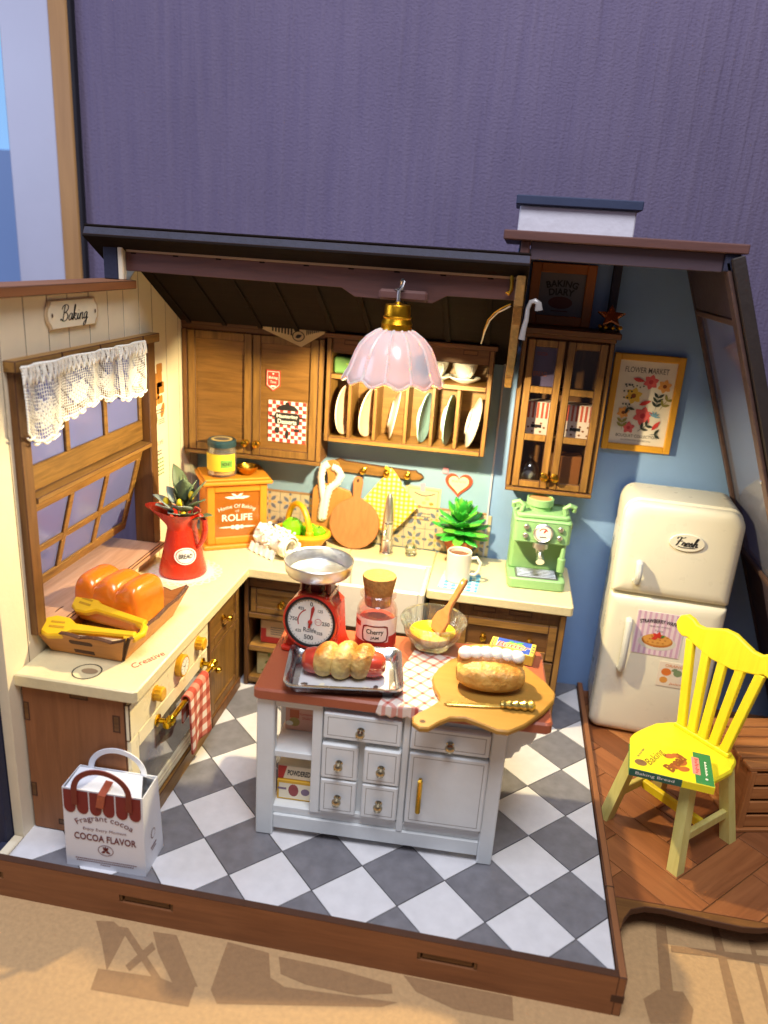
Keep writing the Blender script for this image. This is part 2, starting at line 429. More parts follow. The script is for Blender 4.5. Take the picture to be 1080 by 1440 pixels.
STEEL = mat('brushed_steel', 'd6d8dc', .34, .1, 8, .1, metal=1)
INK = mat('black_ink', '1c1a1a', .6, .1)
INKG = mat('grey_ink', '565250', .6, .1)
CABGLASS = thin_glass('cabinet_glass', 'f2f2f4', .03, .03)
PAPER = mat('white_paper', 'efece2', .7, .03)
REDINK = mat('red_ink', 'b3322a', .6, .1)
BROWNINK = mat('maroon_ink', '6d2424', .6, .1)
WHITEINK = mat('white_ink', 'f4efe6', .6, .02)
YEL = mat('yellow_plastic', 'e9b81e', .35, .06)
YELP = wood('yellow_paint', 'f4e22e', 'e8d01e', 'Z', .5, .7, .35, .03)
RED = mat('red_enamel', 'c8321e', .28, .05, coat=.3)
ORANGE = mat('orange_paint', 'd98a24', .45, .06)
GREEN = mat('mint_plastic', '86b57e', .4, .04)
GLASS = thin_glass('clear_glass', 'fafcfc', .05, .03, .04)
PANE = thin_glass('backlit_tint_film', 'b4bcec', .08, .12, .50, '8f98dc')  # periwinkle haze paints in the blue light from behind the panes
WAX = mat('white_ceramic', 'd8d4ca', .25, .03, coat=.3)
# ================================================================== THE SETTING
def struct(o, label, cat): return tag(o, label, cat, kind='structure')
# ---- kraft board the miniature stands on, with its brown printed line art
KRAFT = mat('kraft_card', 'bf9a6c', .75, .22, 9, .3, 16)
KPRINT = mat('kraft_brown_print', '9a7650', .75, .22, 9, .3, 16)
ground = MB().box(-46, 46, -24, 15, -1.6, -.97, .02).build('ground', KRAFT)
struct(ground, 'flat kraft card surface under the miniature room', 'card surface')
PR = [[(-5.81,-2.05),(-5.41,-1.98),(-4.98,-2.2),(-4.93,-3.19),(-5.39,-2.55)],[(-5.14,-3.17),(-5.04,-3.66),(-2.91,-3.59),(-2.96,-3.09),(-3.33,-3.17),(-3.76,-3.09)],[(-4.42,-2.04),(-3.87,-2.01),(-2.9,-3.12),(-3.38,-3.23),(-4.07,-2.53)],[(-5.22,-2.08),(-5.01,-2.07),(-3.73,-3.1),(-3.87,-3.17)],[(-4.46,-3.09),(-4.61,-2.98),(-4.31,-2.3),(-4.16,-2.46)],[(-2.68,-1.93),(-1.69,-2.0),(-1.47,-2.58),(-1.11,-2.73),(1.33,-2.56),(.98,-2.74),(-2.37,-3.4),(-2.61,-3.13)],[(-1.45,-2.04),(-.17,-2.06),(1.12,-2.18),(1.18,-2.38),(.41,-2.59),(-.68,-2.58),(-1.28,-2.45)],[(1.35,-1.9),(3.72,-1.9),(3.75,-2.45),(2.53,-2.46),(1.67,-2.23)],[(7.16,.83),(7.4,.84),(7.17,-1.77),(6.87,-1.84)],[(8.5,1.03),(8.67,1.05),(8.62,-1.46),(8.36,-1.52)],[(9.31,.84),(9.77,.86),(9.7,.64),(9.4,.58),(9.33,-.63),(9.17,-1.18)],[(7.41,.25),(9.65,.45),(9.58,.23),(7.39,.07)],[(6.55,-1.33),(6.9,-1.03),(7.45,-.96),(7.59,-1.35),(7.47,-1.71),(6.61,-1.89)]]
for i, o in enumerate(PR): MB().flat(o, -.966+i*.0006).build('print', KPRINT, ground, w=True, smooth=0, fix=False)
# ---- room behind: papered wall, timber trim, white window frame, evening sky
def wallpaper():
    m, nt, p = _new('purple_wallpaper'); N, L = nt.nodes, nt.links
    p.inputs['Roughness'].default_value = .8
    mp, oi = _coords(nt, (1, 1, 1))
    v = N.new('ShaderNodeMapping'); v.inputs['Scale'].default_value = (3.2, 3.2, .16); L.new(mp.outputs[0], v.inputs[0])
    n = N.new('ShaderNodeTexNoise'); n.inputs['Scale'].default_value = 1.3; n.inputs['Detail'].default_value = 5; L.new(v.outputs[0], n.inputs['Vector'])
    v2 = N.new('ShaderNodeMapping'); v2.inputs['Scale'].default_value = (9, 9, 13); L.new(mp.outputs[0], v2.inputs[0])
    n2 = N.new('ShaderNodeTexNoise'); n2.inputs['Scale'].default_value = 1.0; n2.inputs['Detail'].default_value = 3; L.new(v2.outputs[0], n2.inputs['Vector'])
    a = N.new('ShaderNodeMath'); a.operation = 'MULTIPLY_ADD'; a.inputs[1].default_value = .4; L.new(n2.outputs['Fac'], a.inputs[0]); L.new(n.outputs['Fac'], a.inputs[2])
    mx = N.new('ShaderNodeMix'); mx.data_type = 'RGBA'; mx.inputs[6].default_value = lin('62587a'); mx.inputs[7].default_value = lin('766b86')
    sb_ = N.new('ShaderNodeMath'); sb_.operation = 'SUBTRACT'; sb_.inputs[1].default_value = .2; L.new(a.outputs[0], sb_.inputs[0]); L.new(sb_.outputs[0], mx.inputs[0])
    n3 = N.new('ShaderNodeTexNoise'); n3.inputs['Scale'].default_value = .09; n3.inputs['Detail'].default_value = 4; L.new(mp.outputs[0], n3.inputs['Vector'])
    hs = N.new('ShaderNodeHueSaturation'); mr3 = N.new('ShaderNodeMapRange'); mr3.inputs[1].default_value = .3; mr3.inputs[2].default_value = .7; mr3.inputs[3].default_value = .86; mr3.inputs[4].default_value = 1.12; L.new(n3.outputs['Fac'], mr3.inputs[0]); L.new(mr3.outputs[0], hs.inputs['Value'])
    L.new(mx.outputs[2], hs.inputs['Color']); L.new(hs.outputs[0], p.inputs['Base Color'])
    b = N.new('ShaderNodeBump'); b.inputs['Strength'].default_value = .7; b.inputs['Distance'].default_value = .0022
    L.new(a.outputs[0], b.inputs['Height']); L.new(b.outputs[0], p.inputs['Normal'])
    return m
struct(MB().box(-14.75, 46, 15, 15.6, -1.6, 46, .02).build('wall_back_room', wallpaper()), 'purple grey textured wallpaper behind the miniature', 'wall')
fr = thing('room_window', 'white room window frame with pale evening sky behind its pane', 'window', (-19, 15, -1.6))
MB().box(-17.72, -15.62, 14.9, 15.5, -1.6, 46, .08).build('frame', mat('white_window_frame', 'b6b8ce', .4, .08, .6, .1, 2), fr, w=True)
MB().box(-30, -17.72, 15.2, 15.24, -1.6, 46, 0).build('pane', thin_glass('room_glass', 'eef6ff', .005, .3), fr, w=True, smooth=0)
tb = MB().box(-15.62, -14.85, 14.7, 15.5, -1.6, 46, .06).build('timber_trim', wood('tan_trim', 'b98a52', '9c7040', 'Z', .5, .3, rnd=.02))
tag(tb, 'tan timber trim board between white window frame and purple wall', 'trim')
tb2 = MB().box(-14.85, -14.7, 14.72, 15.2, -1.6, 46, .02).build('shadow_gap', mat('gap_shade', '1d1a24', .8))  # dark strip, its colour is the shade in the gap at the wall edge
tag(tb2, 'thin dark strip painted as the shadow gap along the edge of the purple wall', 'strip')
struct(MB().box(-60, -14, 30, 30.4, 18.2, 60, 0).build('sky', emit('evening_sky', 'a5d0f0', .7), smooth=0), 'pale blue evening sky outside the room window', 'sky')
struct(MB().box(-60, -14, 29.5, 29.9, -1.6, 18.2, 0).build('far_hills', emit('dusk_hills', '7f90b8', .5), smooth=0), 'dim blue hills outside the room window', 'hills')  # hills glow on their own, dusk light put in as emission

# ---- checkered kitchen floor, each tile its own piece
floor = MB().box(-8.45, 5.78, -1.7, 10.2, -.4, -.03, .01).build('floor', mat('floor_board', '4a4644', .8))
struct(floor, 'diagonal grey and white checkered kitchen floor', 'floor')
TW = mat('white_floor_tile', 'dad9dc', .38, .12, 3.5, .05); TG = mat('grey_floor_tile', '77767c', .42, .38, 3.2, .06)
PLN = [(1,0,-8.2),(-1,0,-5.76),(0,1,-1.7),(0,-1,-10.0)]
for i in range(-14, 14):
    for j in range(-14, 14):
        x, y = i+j, j-i; g = .017
        o = clip([(x+g,y),(x+1,y-1+g),(x+2-g,y),(x+1,y+1-g)], PLN)
        if not o: continue
        cx, cy = x+1, y
        if cx < -9 or cy > 10.9: continue
        if abs(sum(o[k-1][0]*o[k][1]-o[k][0]*o[k-1][1] for k in range(len(o)))) < .02: continue
        t = MB().prism([(a-cx, b-cy) for a, b in o], -.03, 0, .006)
        ob = t.build('tile', TG if (i-j) % 2 == 0 else TW, floor, smooth=0)
        # place piece (floor origin is its own base centre)
        ob.location = (T((cx, cy, 0)).translation - WM[floor.name].translation)*S
# ---- plywood base rim with tab slots
rim = thing('dollhouse_platform', 'brown plywood platform rim of the base with laser cut slots', 'base', (-1.3, -1.8, -.97))
SL = [(-8.62, -8.2), (-5.3, -4.0), (1.6, 2.9)]
mb = MB(); xs = -8.62
for a, b in SL:
    if a > xs: mb.box(xs, a, -1.87, -1.7, -.97, .09, 0)
    mb.box(a, b, -1.87, -1.7, -.97, -.47, 0); mb.box(a, b, -1.87, -1.7, -.26, .09, 0); xs = b
mb.box(xs, 5.8, -1.87, -1.7, -.97, .09, 0)
mb.build('front_board', PLY['X'], rim, w=True, smooth=0)
MB().box(-8.62, 5.8, -1.874, -1.7, .091, .108, .004).build('edge_strip', BURN, rim, w=True)
for a, b in SL:
    MB().box(a+.1, b-.1, -1.83, -1.7, -.44, -.29, .015).box(a+.005, a+.07, -1.855, -1.7, -.465, -.265, .01).box(b-.07, b-.005, -1.855, -1.7, -.465, -.265, .01).build('tab', DARKOAK['X'], rim, w=True)
mb = MB(); mb.box(5.8, 5.98, -1.87, 10.2, -.97, .1, .018, em=1); mb.build('side_board', [PLY['Y'], BURN], rim, w=True)
for q in ((5.79, 5.992, -1.6, -1.2, -.5, -.36), (5.72, 5.992, -1.875, -1.78, -.6, -.4), (5.78, 5.99, .6, .64, -.1, .105)): MB().box(*q, .004).build('tab', BURN, rim, w=True)
MB().box(-8.62, -8.45, -1.7, 10.2, -.97, .02, .018).build('side_board', NAVY, rim, w=True)
# ---- herringbone floor beside the kitchen
wf = thing('wood_floor', 'brown herringbone parquet floor under the fridge and yellow chair', 'floor', (9, 5, -.97), kind='structure')
o = [(5.99,10.2),(5.99,-.25),(6.08,-.3),(6.2,.05),(6.4,.36),(6.75,.52),(7.2,.55),(8.2,.46),(8.9,.42),(9.3,.47),(9.7,.6),(10.4,.62),(13.2,.55),(13.2,10.2)]
mb = MB(); mb.prism(o, -.4, -.22, .015, em=1); mb.build('board', [DARKOAK['X'], BURN], wf, w=True)
B(wf, 'support', NAVY, 6.2, 13, 2.2, 10, -.97, -.4)
PK = [wood('parquet%d' % k, a, b, 'X', .42, .55, .2, .1) for k, (a, b) in enumerate((('a4683e','7f4a28'),('8c5532','6a3b20'),('b57a4a','8f5a32'),('955e3a','744527')))]
PLN = [(1,0,6.0),(-1,0,-13.1),(0,1,.66),(0,-1,-10.1)]
wd, Lp = .92, 2.76; c45 = math.cos(PI/4)
for a in range(-16, 22):
    for b in range(-6, 7):
        ox, oy = a*wd+b*Lp, a*wd-b*Lp
        for kind in (0, 1):
            x0, y0, x1, y1 = (0,0,Lp,wd) if kind == 0 else (0,wd,wd,wd+Lp)
            rc = [(ox+x0,oy+y0),(ox+x1,oy+y0),(ox+x1,oy+y1),(ox+x0,oy+y1)]
            g = .012; rc = [(rc[0][0]+g,rc[0][1]+g),(rc[1][0]-g,rc[1][1]+g),(rc[2][0]-g,rc[2][1]-g),(rc[3][0]+g,rc[3][1]-g)]
            w2 = [(8.3+(p-q)*c45, 2.2+(p+q)*c45) for p, q in rc]
            w3 = clip(w2, PLN)
            if not w3 or abs(sum(w3[k-1][0]*w3[k][1]-w3[k][0]*w3[k-1][1] for k in range(len(w3)))) < .03: continue
            an = 45 if kind == 0 else 135
            cx = sum(p[0] for p in w3)/len(w3); cy = sum(p[1] for p in w3)/len(w3)
            X = RZ(an); ix = X.inverted()
            loc = [(ix @ Vector((p[0]-cx, p[1]-cy, 0))) for p in w3]
            ob = MB().prism([(p.x, p.y) for p in loc], -.03, 0, .006).build('plank', random.choice(PK), wf, smooth=0)
            ob.location = (Vector((cx, cy, -.195))-WM[wf.name].translation)*S; ob.rotation_euler = (0, 0, math.radians(an))
# ---- back wall and tiled splashback
wb = MB().box(-8.5, 2.0, 10, 10.25, -.4, 11.2, .01).build('wall_back', BLUEW)
struct(wb, 'pale blue back wall behind the sink and plate rack', 'wall')
mb = MB(PF(10.02)); mb.prism([(2.03,-.4),(12.6,-.4),(6.98,14.4),(2.03,14.4)], -.25, 0, .01)
struct(mb.build('wall_back_right', BLUED), 'blue back wall behind the glass cabinet and fridge', 'wall')
B(None, 'wall_corner_strip', mat('lavender_edge', 'b9bcd0', .6), 1.99, 2.05, 9.93, 10.0, 4.3, 14.0, .01)
o = bpy.data.objects['wall_corner_strip']; tag(o, 'thin vertical strip between the two back wall panels', 'strip')
TILE = mat('splash_tile', 'bdb295', .3, .06, 4, .03); TB = mat('tile_slate_print', '5f6a80', .4, .1); TY = mat('tile_ochre_print', 'cfa44c', .4, .1)
def tile_mb():
    mb = MB(PF(0)); s = .36
    mb.prism([(-s,-s),(s,-s),(s,s),(-s,s)], 0, .045, .012)
    for k in range(4):
        R = RZ(45+90*k); mb.flat(leafo(.07, 0, .26, .13, 0), .047, R, 1)
        mb.flat(circ(.33, 0, .05, .05, 8), .047, RZ(90*k), 1); mb.flat(leafo(.12, 0, .14, .06, 0), .047, RZ(90*k), 2)
    mb.flat(circ(0, 0, .055, .055, 8), .0475, None, 2)
    return mb
t0 = None
for r in range(2):
    for c in range(14):
        p = Vector((-7.75+c*.735, 9.998, 4.8+r*.735))
        if t0 is None: t0 = tile_mb().build('splash_tile', [TILE, TB, TY], wb); ob = t0
        else: ob = t0.copy(); COL.objects.link(ob)
        ob.location = (p-WM[wb.name].translation)*S
B(wb, 'splash_border', mat('tile_border', '9a7a55', .5), -8.1, 1.98, 9.95, 9.998, 5.9, 5.98, .01)

# ---- left wall: vertical cream boards on a navy outer skin, cap, openings for the window
wl = thing('wall_left', 'cream tongue and groove left wall with the big window', 'wall', (-8.4, 4, -.4), kind='structure')
mb = MB(); 
mb.box(-8.75, -8.46, -1.0, .1, -.4, 12.6, .01); mb.box(-8.75, -8.46, .1, 6.5, -.4, 5.0, .01); mb.box(-8.75, -8.46, .1, 6.5, 11.3, 12.6, .01); mb.box(-8.75, -8.46, 6.5, 10.2, -.4, 11, .01)
mb.build('outer_skin', NAVY, wl, w=True)
B(wl, 'front_post', NAVY, -8.95, -8.47, -1.28, -1.01, -.4, 12.64)
SE = [-1.03,-.15,.74,1.62,2.45,3.39,4.31,5.14,6.03,6.82,7.72,8.6,9.4,10.0]
def topz(y): return 12.64 if y < 5.35 else (13.55 if y < 5.9 else min(13.2, 13.95-.573*(y-4.8)-.02))
for a, b in zip(SE, SE[1:]):
    g = .02; a0, b0 = a+g, b-g; mb = MB(PL(-8.45))
    zt = [(b0, topz(b0)), (a0, topz(a0))]
    if b <= .1 or a >= 6.5: mb.prism([(a0,-.3),(b0,-.3)]+zt, 0, .25, .004)
    else:
        c0 = max(a0, .1); 
        mb.prism([(a0,11.2),(b0,11.2)]+zt, 0, .25, .004); mb.prism([(a0,-.3),(b0,-.3),(b0,5.0),(a0,5.0)], 0, .25, .004)
        if a0 < .1: mb.prism([(a0,5.0),(.1,5.0),(.1,11.2),(a0,11.2)], 0, .25, 0)
        if b0 > 6.5: mb.prism([(6.5,5.0),(b0,5.0),(b0,11.2),(6.5,11.2)], 0, .25, 0)
    mb.build('wall_board', CREAM, wl, w=True)
for a in SE[1:-1]:
    if .1 < a < 6.5: q = [(11.25, topz(a)-.02)]
    else: q = [(-.2, topz(a)-.04)]
    for z0, z1 in q: MB().box(-8.44, -8.212, a-.024, a+.024, z0, z1, 0).build('groove', mat('groove_brown', '6b553c', .8), wl, w=True, smooth=0)
MB().box(-8.95, -7.98, -1.3, 5.5, 12.66, 12.88, .02, em=1).build('cap_board', [PLY['Y'], BURN], wl, w=True)
B(wl, 'corner_post', NAVY, -8.72, -8.32, 5.15, 5.34, 12.88, 13.9)
B(wl, 'corner_batten', CREAM, -8.3, -8.16, 5.12, 5.34, 12.88, 13.72)
B(wl, 'floor_batten', CREAM, -8.44, -8.2, -1.69, -1.03, -.02, .06)

# ---- slanted right wall with film window
_k = 1/math.sqrt(1+.38**2)
MR = Matrix(((0,-.38*_k,_k,6.98),(1,0,0,0),(0,_k,.38*_k,14.05),(0,0,0,1)))
wr = thing('wall_right', 'slanted brown right wall with a tall clear film window', 'wall', (9.5, 7.5, -.4), kind='structure')
RB = wood('right_wall_brown', '5e463f', '463330', 'Y', .6, .8, rnd=.05); RD = mat('dark_plum_card', '3a2f3c', .7, .15, 4, .2)
mb = MB(MR); mb.box(5.0, 5.4, -15.3, .3, -.1, .0, .02); mb.build('inner_post', RB, wr, w=True)
mb = MB(MR); mb.box(4.85, 5.5, -15.3, .35, .01, .3, .02); mb.build('outer_post', mat('espresso_card', '2a211f', .6, .2, 5, .2), wr, w=True)
mb = MB(MR); mb.box(9.75, 10.0, -15.3, .2, -.02, .2, .02).box(5.5, 9.75, -1.1, .2, .0, .2, .02); mb.build('back_post', RD, wr, w=True)
mb = MB(MR); mb.box(5.5, 9.75, -15.2, -8.9, .02, .2, .02); mb.build('lower_panel', RD, wr, w=True)
mb = MB(MR); mb.frame(5.41, 9.74, -8.9, -1.1, .16, -.05, .06, .015); mb.build('window_frame', RB, wr, w=True)
mb = MB(MR); mb.box(5.5, 9.7, -8.85, -1.15, .07, .09, 0); mb.build('pane', thin_glass('painted_sheen_film', 'd8dae8', .14, .1, .26, 'a4a9c0'), wr, w=True, smooth=0)  # grey blue haze colour stands in for reflections on the film
for q in ((5.3,-5.2),(5.3,-9.4)):
    mb = MB(MR); mb.ell((q[0], q[1], -.11), (.06,.06,.03), 10, 6); mb.build('screw', CHROME, wr, w=True)

# ---- roofs
_n = math.sqrt(1+.573**2); cR, sR = 1/_n, .573/_n
MRF = Matrix(((1,0,0,0),(0,cR,sR,4.75),(0,-sR,cR,13.95),(0,0,0,1)))
rf = thing('roof', 'sloping brown roof slab above the kitchen cabinets', 'roof', (-3.3, 7, 11), kind='structure')
mb = MB(MRF); mb.box(-9.05, 2.35, 0, 6.8, .03, .26, .02, em=1); mb.build('slab', [mat('granite_paper', '3b3a48', .8, .5, 5, .5, 12), BURN], rf, w=True)
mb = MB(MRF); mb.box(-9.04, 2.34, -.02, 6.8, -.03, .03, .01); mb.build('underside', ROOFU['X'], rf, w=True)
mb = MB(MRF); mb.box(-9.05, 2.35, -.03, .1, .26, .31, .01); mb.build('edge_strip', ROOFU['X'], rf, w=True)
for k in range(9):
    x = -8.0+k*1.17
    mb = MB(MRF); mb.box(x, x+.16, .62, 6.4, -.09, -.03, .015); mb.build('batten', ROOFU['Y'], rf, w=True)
mb = MB(PF(5.4)); mb.prism([(-8.14,13.12),(-2.3,13.1),(-1.95,12.9),(.05,12.88),(.4,13.08),(2.28,13.1),(2.28,13.62),(-8.14,13.62)], 0, .14, .015); mb.build('beam', ROOFW['X'], rf, w=True)
mb = MB(); mb.box(-8.1, 2.2, 5.2, 5.26, 13.6, 13.68, .01); mb.build('beam_lip', mat('pale_brown_edge', 'a08466', .6), rf, w=True)
# brace beside the plate rack
mb = MB(PL(2.07)); mb.prism([(4.9,13.7),(4.9,13.0),(5.25,12.95),(5.5,12.5),(6.0,12.3),(6.4,11.7),(7.2,11.3),(7.5,10.95),(8.3,10.75),(8.5,10.45),(9.0,10.4),(9.0,10.75),(8.75,10.85),(8.6,11.1),(7.8,11.35),(7.5,11.75),(6.8,12.1),(6.4,12.55),(5.95,12.75),(5.7,13.3),(5.7,13.5)], 0, .22, .02)
br = mb.build('roof_brace', OAK['Y']); tag(br, 'stepped wooden brace under the roof between plate rack and glass cabinet', 'brace')
rr = thing('roof_right', 'flat dark brown roof over the fridge corner', 'roof', (4.4, 7.5, 14), kind='structure')
B(rr, 'slab', ROOFW['X'], 1.65, 7.22, 4.9, 10.5, 14.5, 14.72)
mb = MB(); mb.box(2.32, 6.75, 5.1, 5.28, 14.08, 14.5, .015); mb.build('fascia', mat('plum_brown_paint', '4a3a44', .65, .1), rr, w=True)
B(rr, 'end_cap', NAVY, 6.76, 7.1, 5.0, 5.2, 14.1, 14.5)
B(rr, 'corner_block', ROOFW['Z'], 2.08, 2.3, 5.08, 5.3, 14.16, 14.5)
mb = MB(PL(2.05)); mb.prism([(5.35,14.5),(5.35,13.98),(10.2,11.45),(10.2,14.5)], 0, .1, .01); mb.build('gable', NAVY, rr, w=True)
ch = thing('chimney', 'white plaster chimney block with navy cap on the flat roof', 'chimney', (3.4, 7.6, 14.72))
mb = MB(); mb.box(1.95, 4.88, 6.9, 8.6, 14.721, 15.4, .03); mb.build('stack', mat('white_plaster', 'd3d1dc', .8, .1, 1.5, .6, 3), ch, w=True)
B(ch, 'cap', mat('navy_paint', '2b3553', .6, .1), 1.84, 5.0, 6.75, 8.7, 15.41, 15.64)
# ================================================================== LEFT WINDOW
wn = thing('window', 'oak framed multi pane window tilted open in the left wall', 'window', (-8.3, 3.3, 5.0))
mb = MB(); mb.box(-8.5, -8.02, -.02, .36, 5.0, 11.15, .02, em=1); mb.build('jamb', [DARKOAK['Z'], BURN], wn, w=True)
mb = MB(); mb.box(-8.62, -8.02, 6.1, 6.55, 5.0, 11.15, .02, em=1); mb.build('jamb', [DARKOAK['Z'], BURN], wn, w=True)
mb = MB(); mb.box(-8.5, -7.92, -.12, 6.68, 11.15, 11.4, .02, em=1); mb.build('head', [OAK['Y'], BURN], wn, w=True)
for y in (1.6, 3.3, 5.6):
    B(wn, 'head_tab', BURN, -7.93, -7.9, y, y+.05, 11.17, 11.41, .005)
mb = MB(); mb.box(-9.6, -7.82, .37, 6.09, 5.005, 5.1, .02, em=1).box(-8.19, -7.82, .3, 6.5, 4.86, 5.004, .02, em=1); mb.build('sill', [wood('rosewood_sill', 'cfa282', 'ad7f5e', 'Y', .5, .6, rnd=.02), BURN], wn, w=True)
us = MB(); x0, x1 = -8.42, -8.26
us.box(x0, x1, .36, 6.1, 8.32, 8.92, .02); us.box(x0, x1, .36, 6.1, 10.9, 11.15, .02); us.box(x0, x1, .36, .5, 8.92, 10.9, .02); us.box(x0, x1, 5.95, 6.1, 8.92, 10.9, .02)
for y in (2.2, 4.05): us.box(x0+.005, x1-.005, y-.09, y+.09, 8.92, 10.9, .015)
us.box(x0+.01, x1-.01, .5, 5.95, 9.86, 10.0, .015)
sash = us.build('upper_sash', OAK['Y'], wn, w=True)
for a, b in ((.5,2.11),(2.29,3.96),(4.14,5.95)):
    for c, d in ((8.92,9.86),(10.0,10.9)): MB().box(-8.35, -8.335, a, b, c, d, 0).build('pane', PANE, sash, w=True, smooth=0)
mb = MB(); mb.box(-8.45, -7.98, .36, 6.1, 8.14, 8.28, .02, em=1); mb.build('meeting_rail', [OAK['Y'], BURN], wn, w=True)
# lower sash hinged at the top, swung out at the bottom
MS = T((-8.3, 0, 8.1)) @ RY(15)
ls = MB(MS); H = 2.72
ls.box(-.07, .07, .4, 6.05, -.32, 0, .02); ls.box(-.07, .07, .4, 6.05, -H, -H+.3, .02); ls.box(-.07, .07, .4, .66, -H+.3, -.32, .02); ls.box(-.07, .07, 5.8, 6.05, -H+.3, -.32, .02)
for y in (2.33, 4.1): ls.box(-.065, .065, y-.1, y+.1, -H+.3, -.32, .015)
ls.box(-.06, .06, .66, 5.8, -1.62, -1.42, .015)
sash = ls.build('lower_sash', OAK['Y'], wn, w=True)
for a, b in ((.66,2.23),(2.43,4.0),(4.2,5.8)):
    for c, d in ((-H+.3,-1.62),(-1.42,-.32)):
        m_ = MB(MS); m_.box(-.008, .008, a, b, c, d, 0); m_.build('pane', PANE, sash, w=True, smooth=0)
# lace valance: open mesh cells, solid band, scalloped hem
LACE = mat('cream_lace', 'f5f1e6', .85, .06, 6, .4, 20)
mb = MB(); NX, NY = 84, 22
def lp(u, v):
    y = -.02+5.62*u; z = 11.3-(1.28+.10*math.sin(u*9)+.10*abs(math.sin(u*PI*7)))*v*(1+.22*math.exp(-((u-.12)/.16)**2))
    x = -7.86+.05*math.sin(u*31+v*2+1.5*math.sin(u*9))+.04*math.sin(u*17)*v
    return Vector((x, y, z))
for i in range(NX):
    for j in range(NY):
        u0, u1, v0, v1 = i/NX, (i+1)/NX, j/NY, (j+1)/NY
        q = [lp(u0,v0), lp(u1,v0), lp(u1,v1), lp(u0,v1)]; c = sum(q, Vector())/4
        ph = (i % 21)/21; dx, dy = (ph-.5)*3.2, (j/NY-.62)*3.6; rr_ = math.hypot(dx, dy); an = math.atan2(dy, dx)
        rose = rr_ < .45+.35*abs(math.cos(3*an))
        if j < 1 or j == NY-1 or (i % 21) in (0, 20): k = 0
        elif j < 6: k = .9
        elif rose: k = .2 if (i+j) % 2 else .5
        else: k = .76 if (i*7+j*5) % 6 else 1
        if k >= 1: continue
        if k == 0: mb.add(q, [(0,1,2,3)])
        else:
            r = [c+(p-c)*k for p in q]; mb.add(q+r, [(0,1,5,4),(1,2,6,5),(2,3,7,6),(3,0,4,7)])
for k in range(22):
    u = (k+.5)/22; p = lp(u, 1.0); mb.tube([(p.x, p.y+.128*math.cos(a*PI/5), p.z+.02-.06*math.sin(a*PI/5)) for a in range(6)], .016, 4)
for k in range(62):
    u = k/61; p = lp(u, .02); q = lp(min(1, u+.008), .26); w_ = Vector((0, .035*(-1)**k, 0)); mb.tube([p, (p+q)/2+Vector((.03,0,0))+w_, q-w_], .02, 4)
lc = mb.build('lace_valance', LACE, None, smooth=60, solid=.018, fix=False)
tag(lc, 'short cream crochet lace valance hanging over the oak window', 'curtain')
# Baking plaque
pq = thing('plaque', 'small cream scalloped wall plaque reading Baking above the window', 'sign', (-8.18, 2.6, 11.87))
o = []
def plaque(s): 
    w, h = 1.12*s, .33*s
    return [(-w+.12,-h),(w-.12,-h),(w-.08,-h*.72),(w,-h*.45),(w+.03,0),(w,h*.45),(w-.08,h*.72),(w-.12,h),(-w+.12,h),(-w+.08,h*.72),(-w,h*.45),(-w-.03,0),(-w,-h*.45),(-w+.08,-h*.72)]
MP = PL(-8.195) @ T((2.6, 12.19, 0))
mb = MB(MP); mb.prism(plaque(1), 0, .045, .012); mb.build('plate', [mat('plaque_tan', 'cbb08a', .6), BURN], pq, w=True)
mb = MB(MP); mb.prism(plaque(.92), .045, .06, .004); mb.build('face', mat('plaque_cream', 'eadfc4', .6), pq, w=True)
mb = MB(MP); mb.flat(circ(-.93,0,.035,.05,10), .077); mb.flat(circ(.93,0,.035,.05,10), .077); mb.build('nail_hole', BURN, pq, w=True, smooth=0, fix=False)
script('Baking', .36, INK, pq, MP, 0, .02, 1.2, z=.066, pen=.09)
# two paper stickers on the left wall beside the window
for nm, lab, z0, z1, kind in (('sticker', 'cream sticker with sliced toast and loaves beside the window', 8.5, 10.55, 0), ('sticker', 'cream recipe sticker with green print below the toast sticker', 6.75, 8.3, 1)):
    st = thing(nm, lab, 'sticker', (-8.19, 7.0, z0))
    mb = MB(PL(-8.196)); mb.prism(rrect(6.6, 7.6, z0, z1, .04, 2), 0, .008); mb.build('paper', mat('sticker_paper', 'eee2c2', .7, .03), st, w=True, smooth=0)
    mb = MB(PL(-8.196)); A, Bm = mat('toast_print', 'b5762c', .7, .35, 8), mat('crust_print', '7d5a26', .7, .3, 8)
    if kind == 0:
        for (a, b, r, t) in ((7.15,10.3,.2,10),(7.0,9.95,.32,-5),(7.2,9.7,.25,30),(6.85,9.55,.25,20),(7.15,9.35,.18,0),(6.8,9.3,.16,40)): mb.flat(rrect(a-r, a+r, b-r*.7, b+r*.7, .05, 2), .011, None, 0)
        mb.flat(circ(6.8,8.8,.14,.2,12), .011, None, 1); mb.flat(circ(7.3,9.0,.13,.24,12,-25), .011, None, 0)
        for k in range(2): mb.rect(6.7, 7.35, 9.05-k*.09-.02, 9.08-k*.09-.02, .0112, None, 2)
        for k in range(3): mb.rect(6.98, 7.42, 8.72-k*.06, 8.745-k*.06, .0112, None, 2)
    else:
        for k in range(2): mb.rect(6.75, 7.15, 7.75-k*.1, 7.79-k*.1, .011, None, 2)
        for k in range(5):
            for q in range(4): mb.rect(6.7+q*.15, 6.82+q*.15, 7.48-k*.12, 7.53-k*.12, .011, None, 3)
    mb.build('print', [A, Bm, INKG, mat('green_print', '4f8a4a', .7, .2)], st, w=True, smooth=0, fix=False)
    if kind: text('RECIPE', .12, mat('coral_print', 'cc6a58', .7), st, PL(-8.196), 6.98, 8.02, .6, .2)

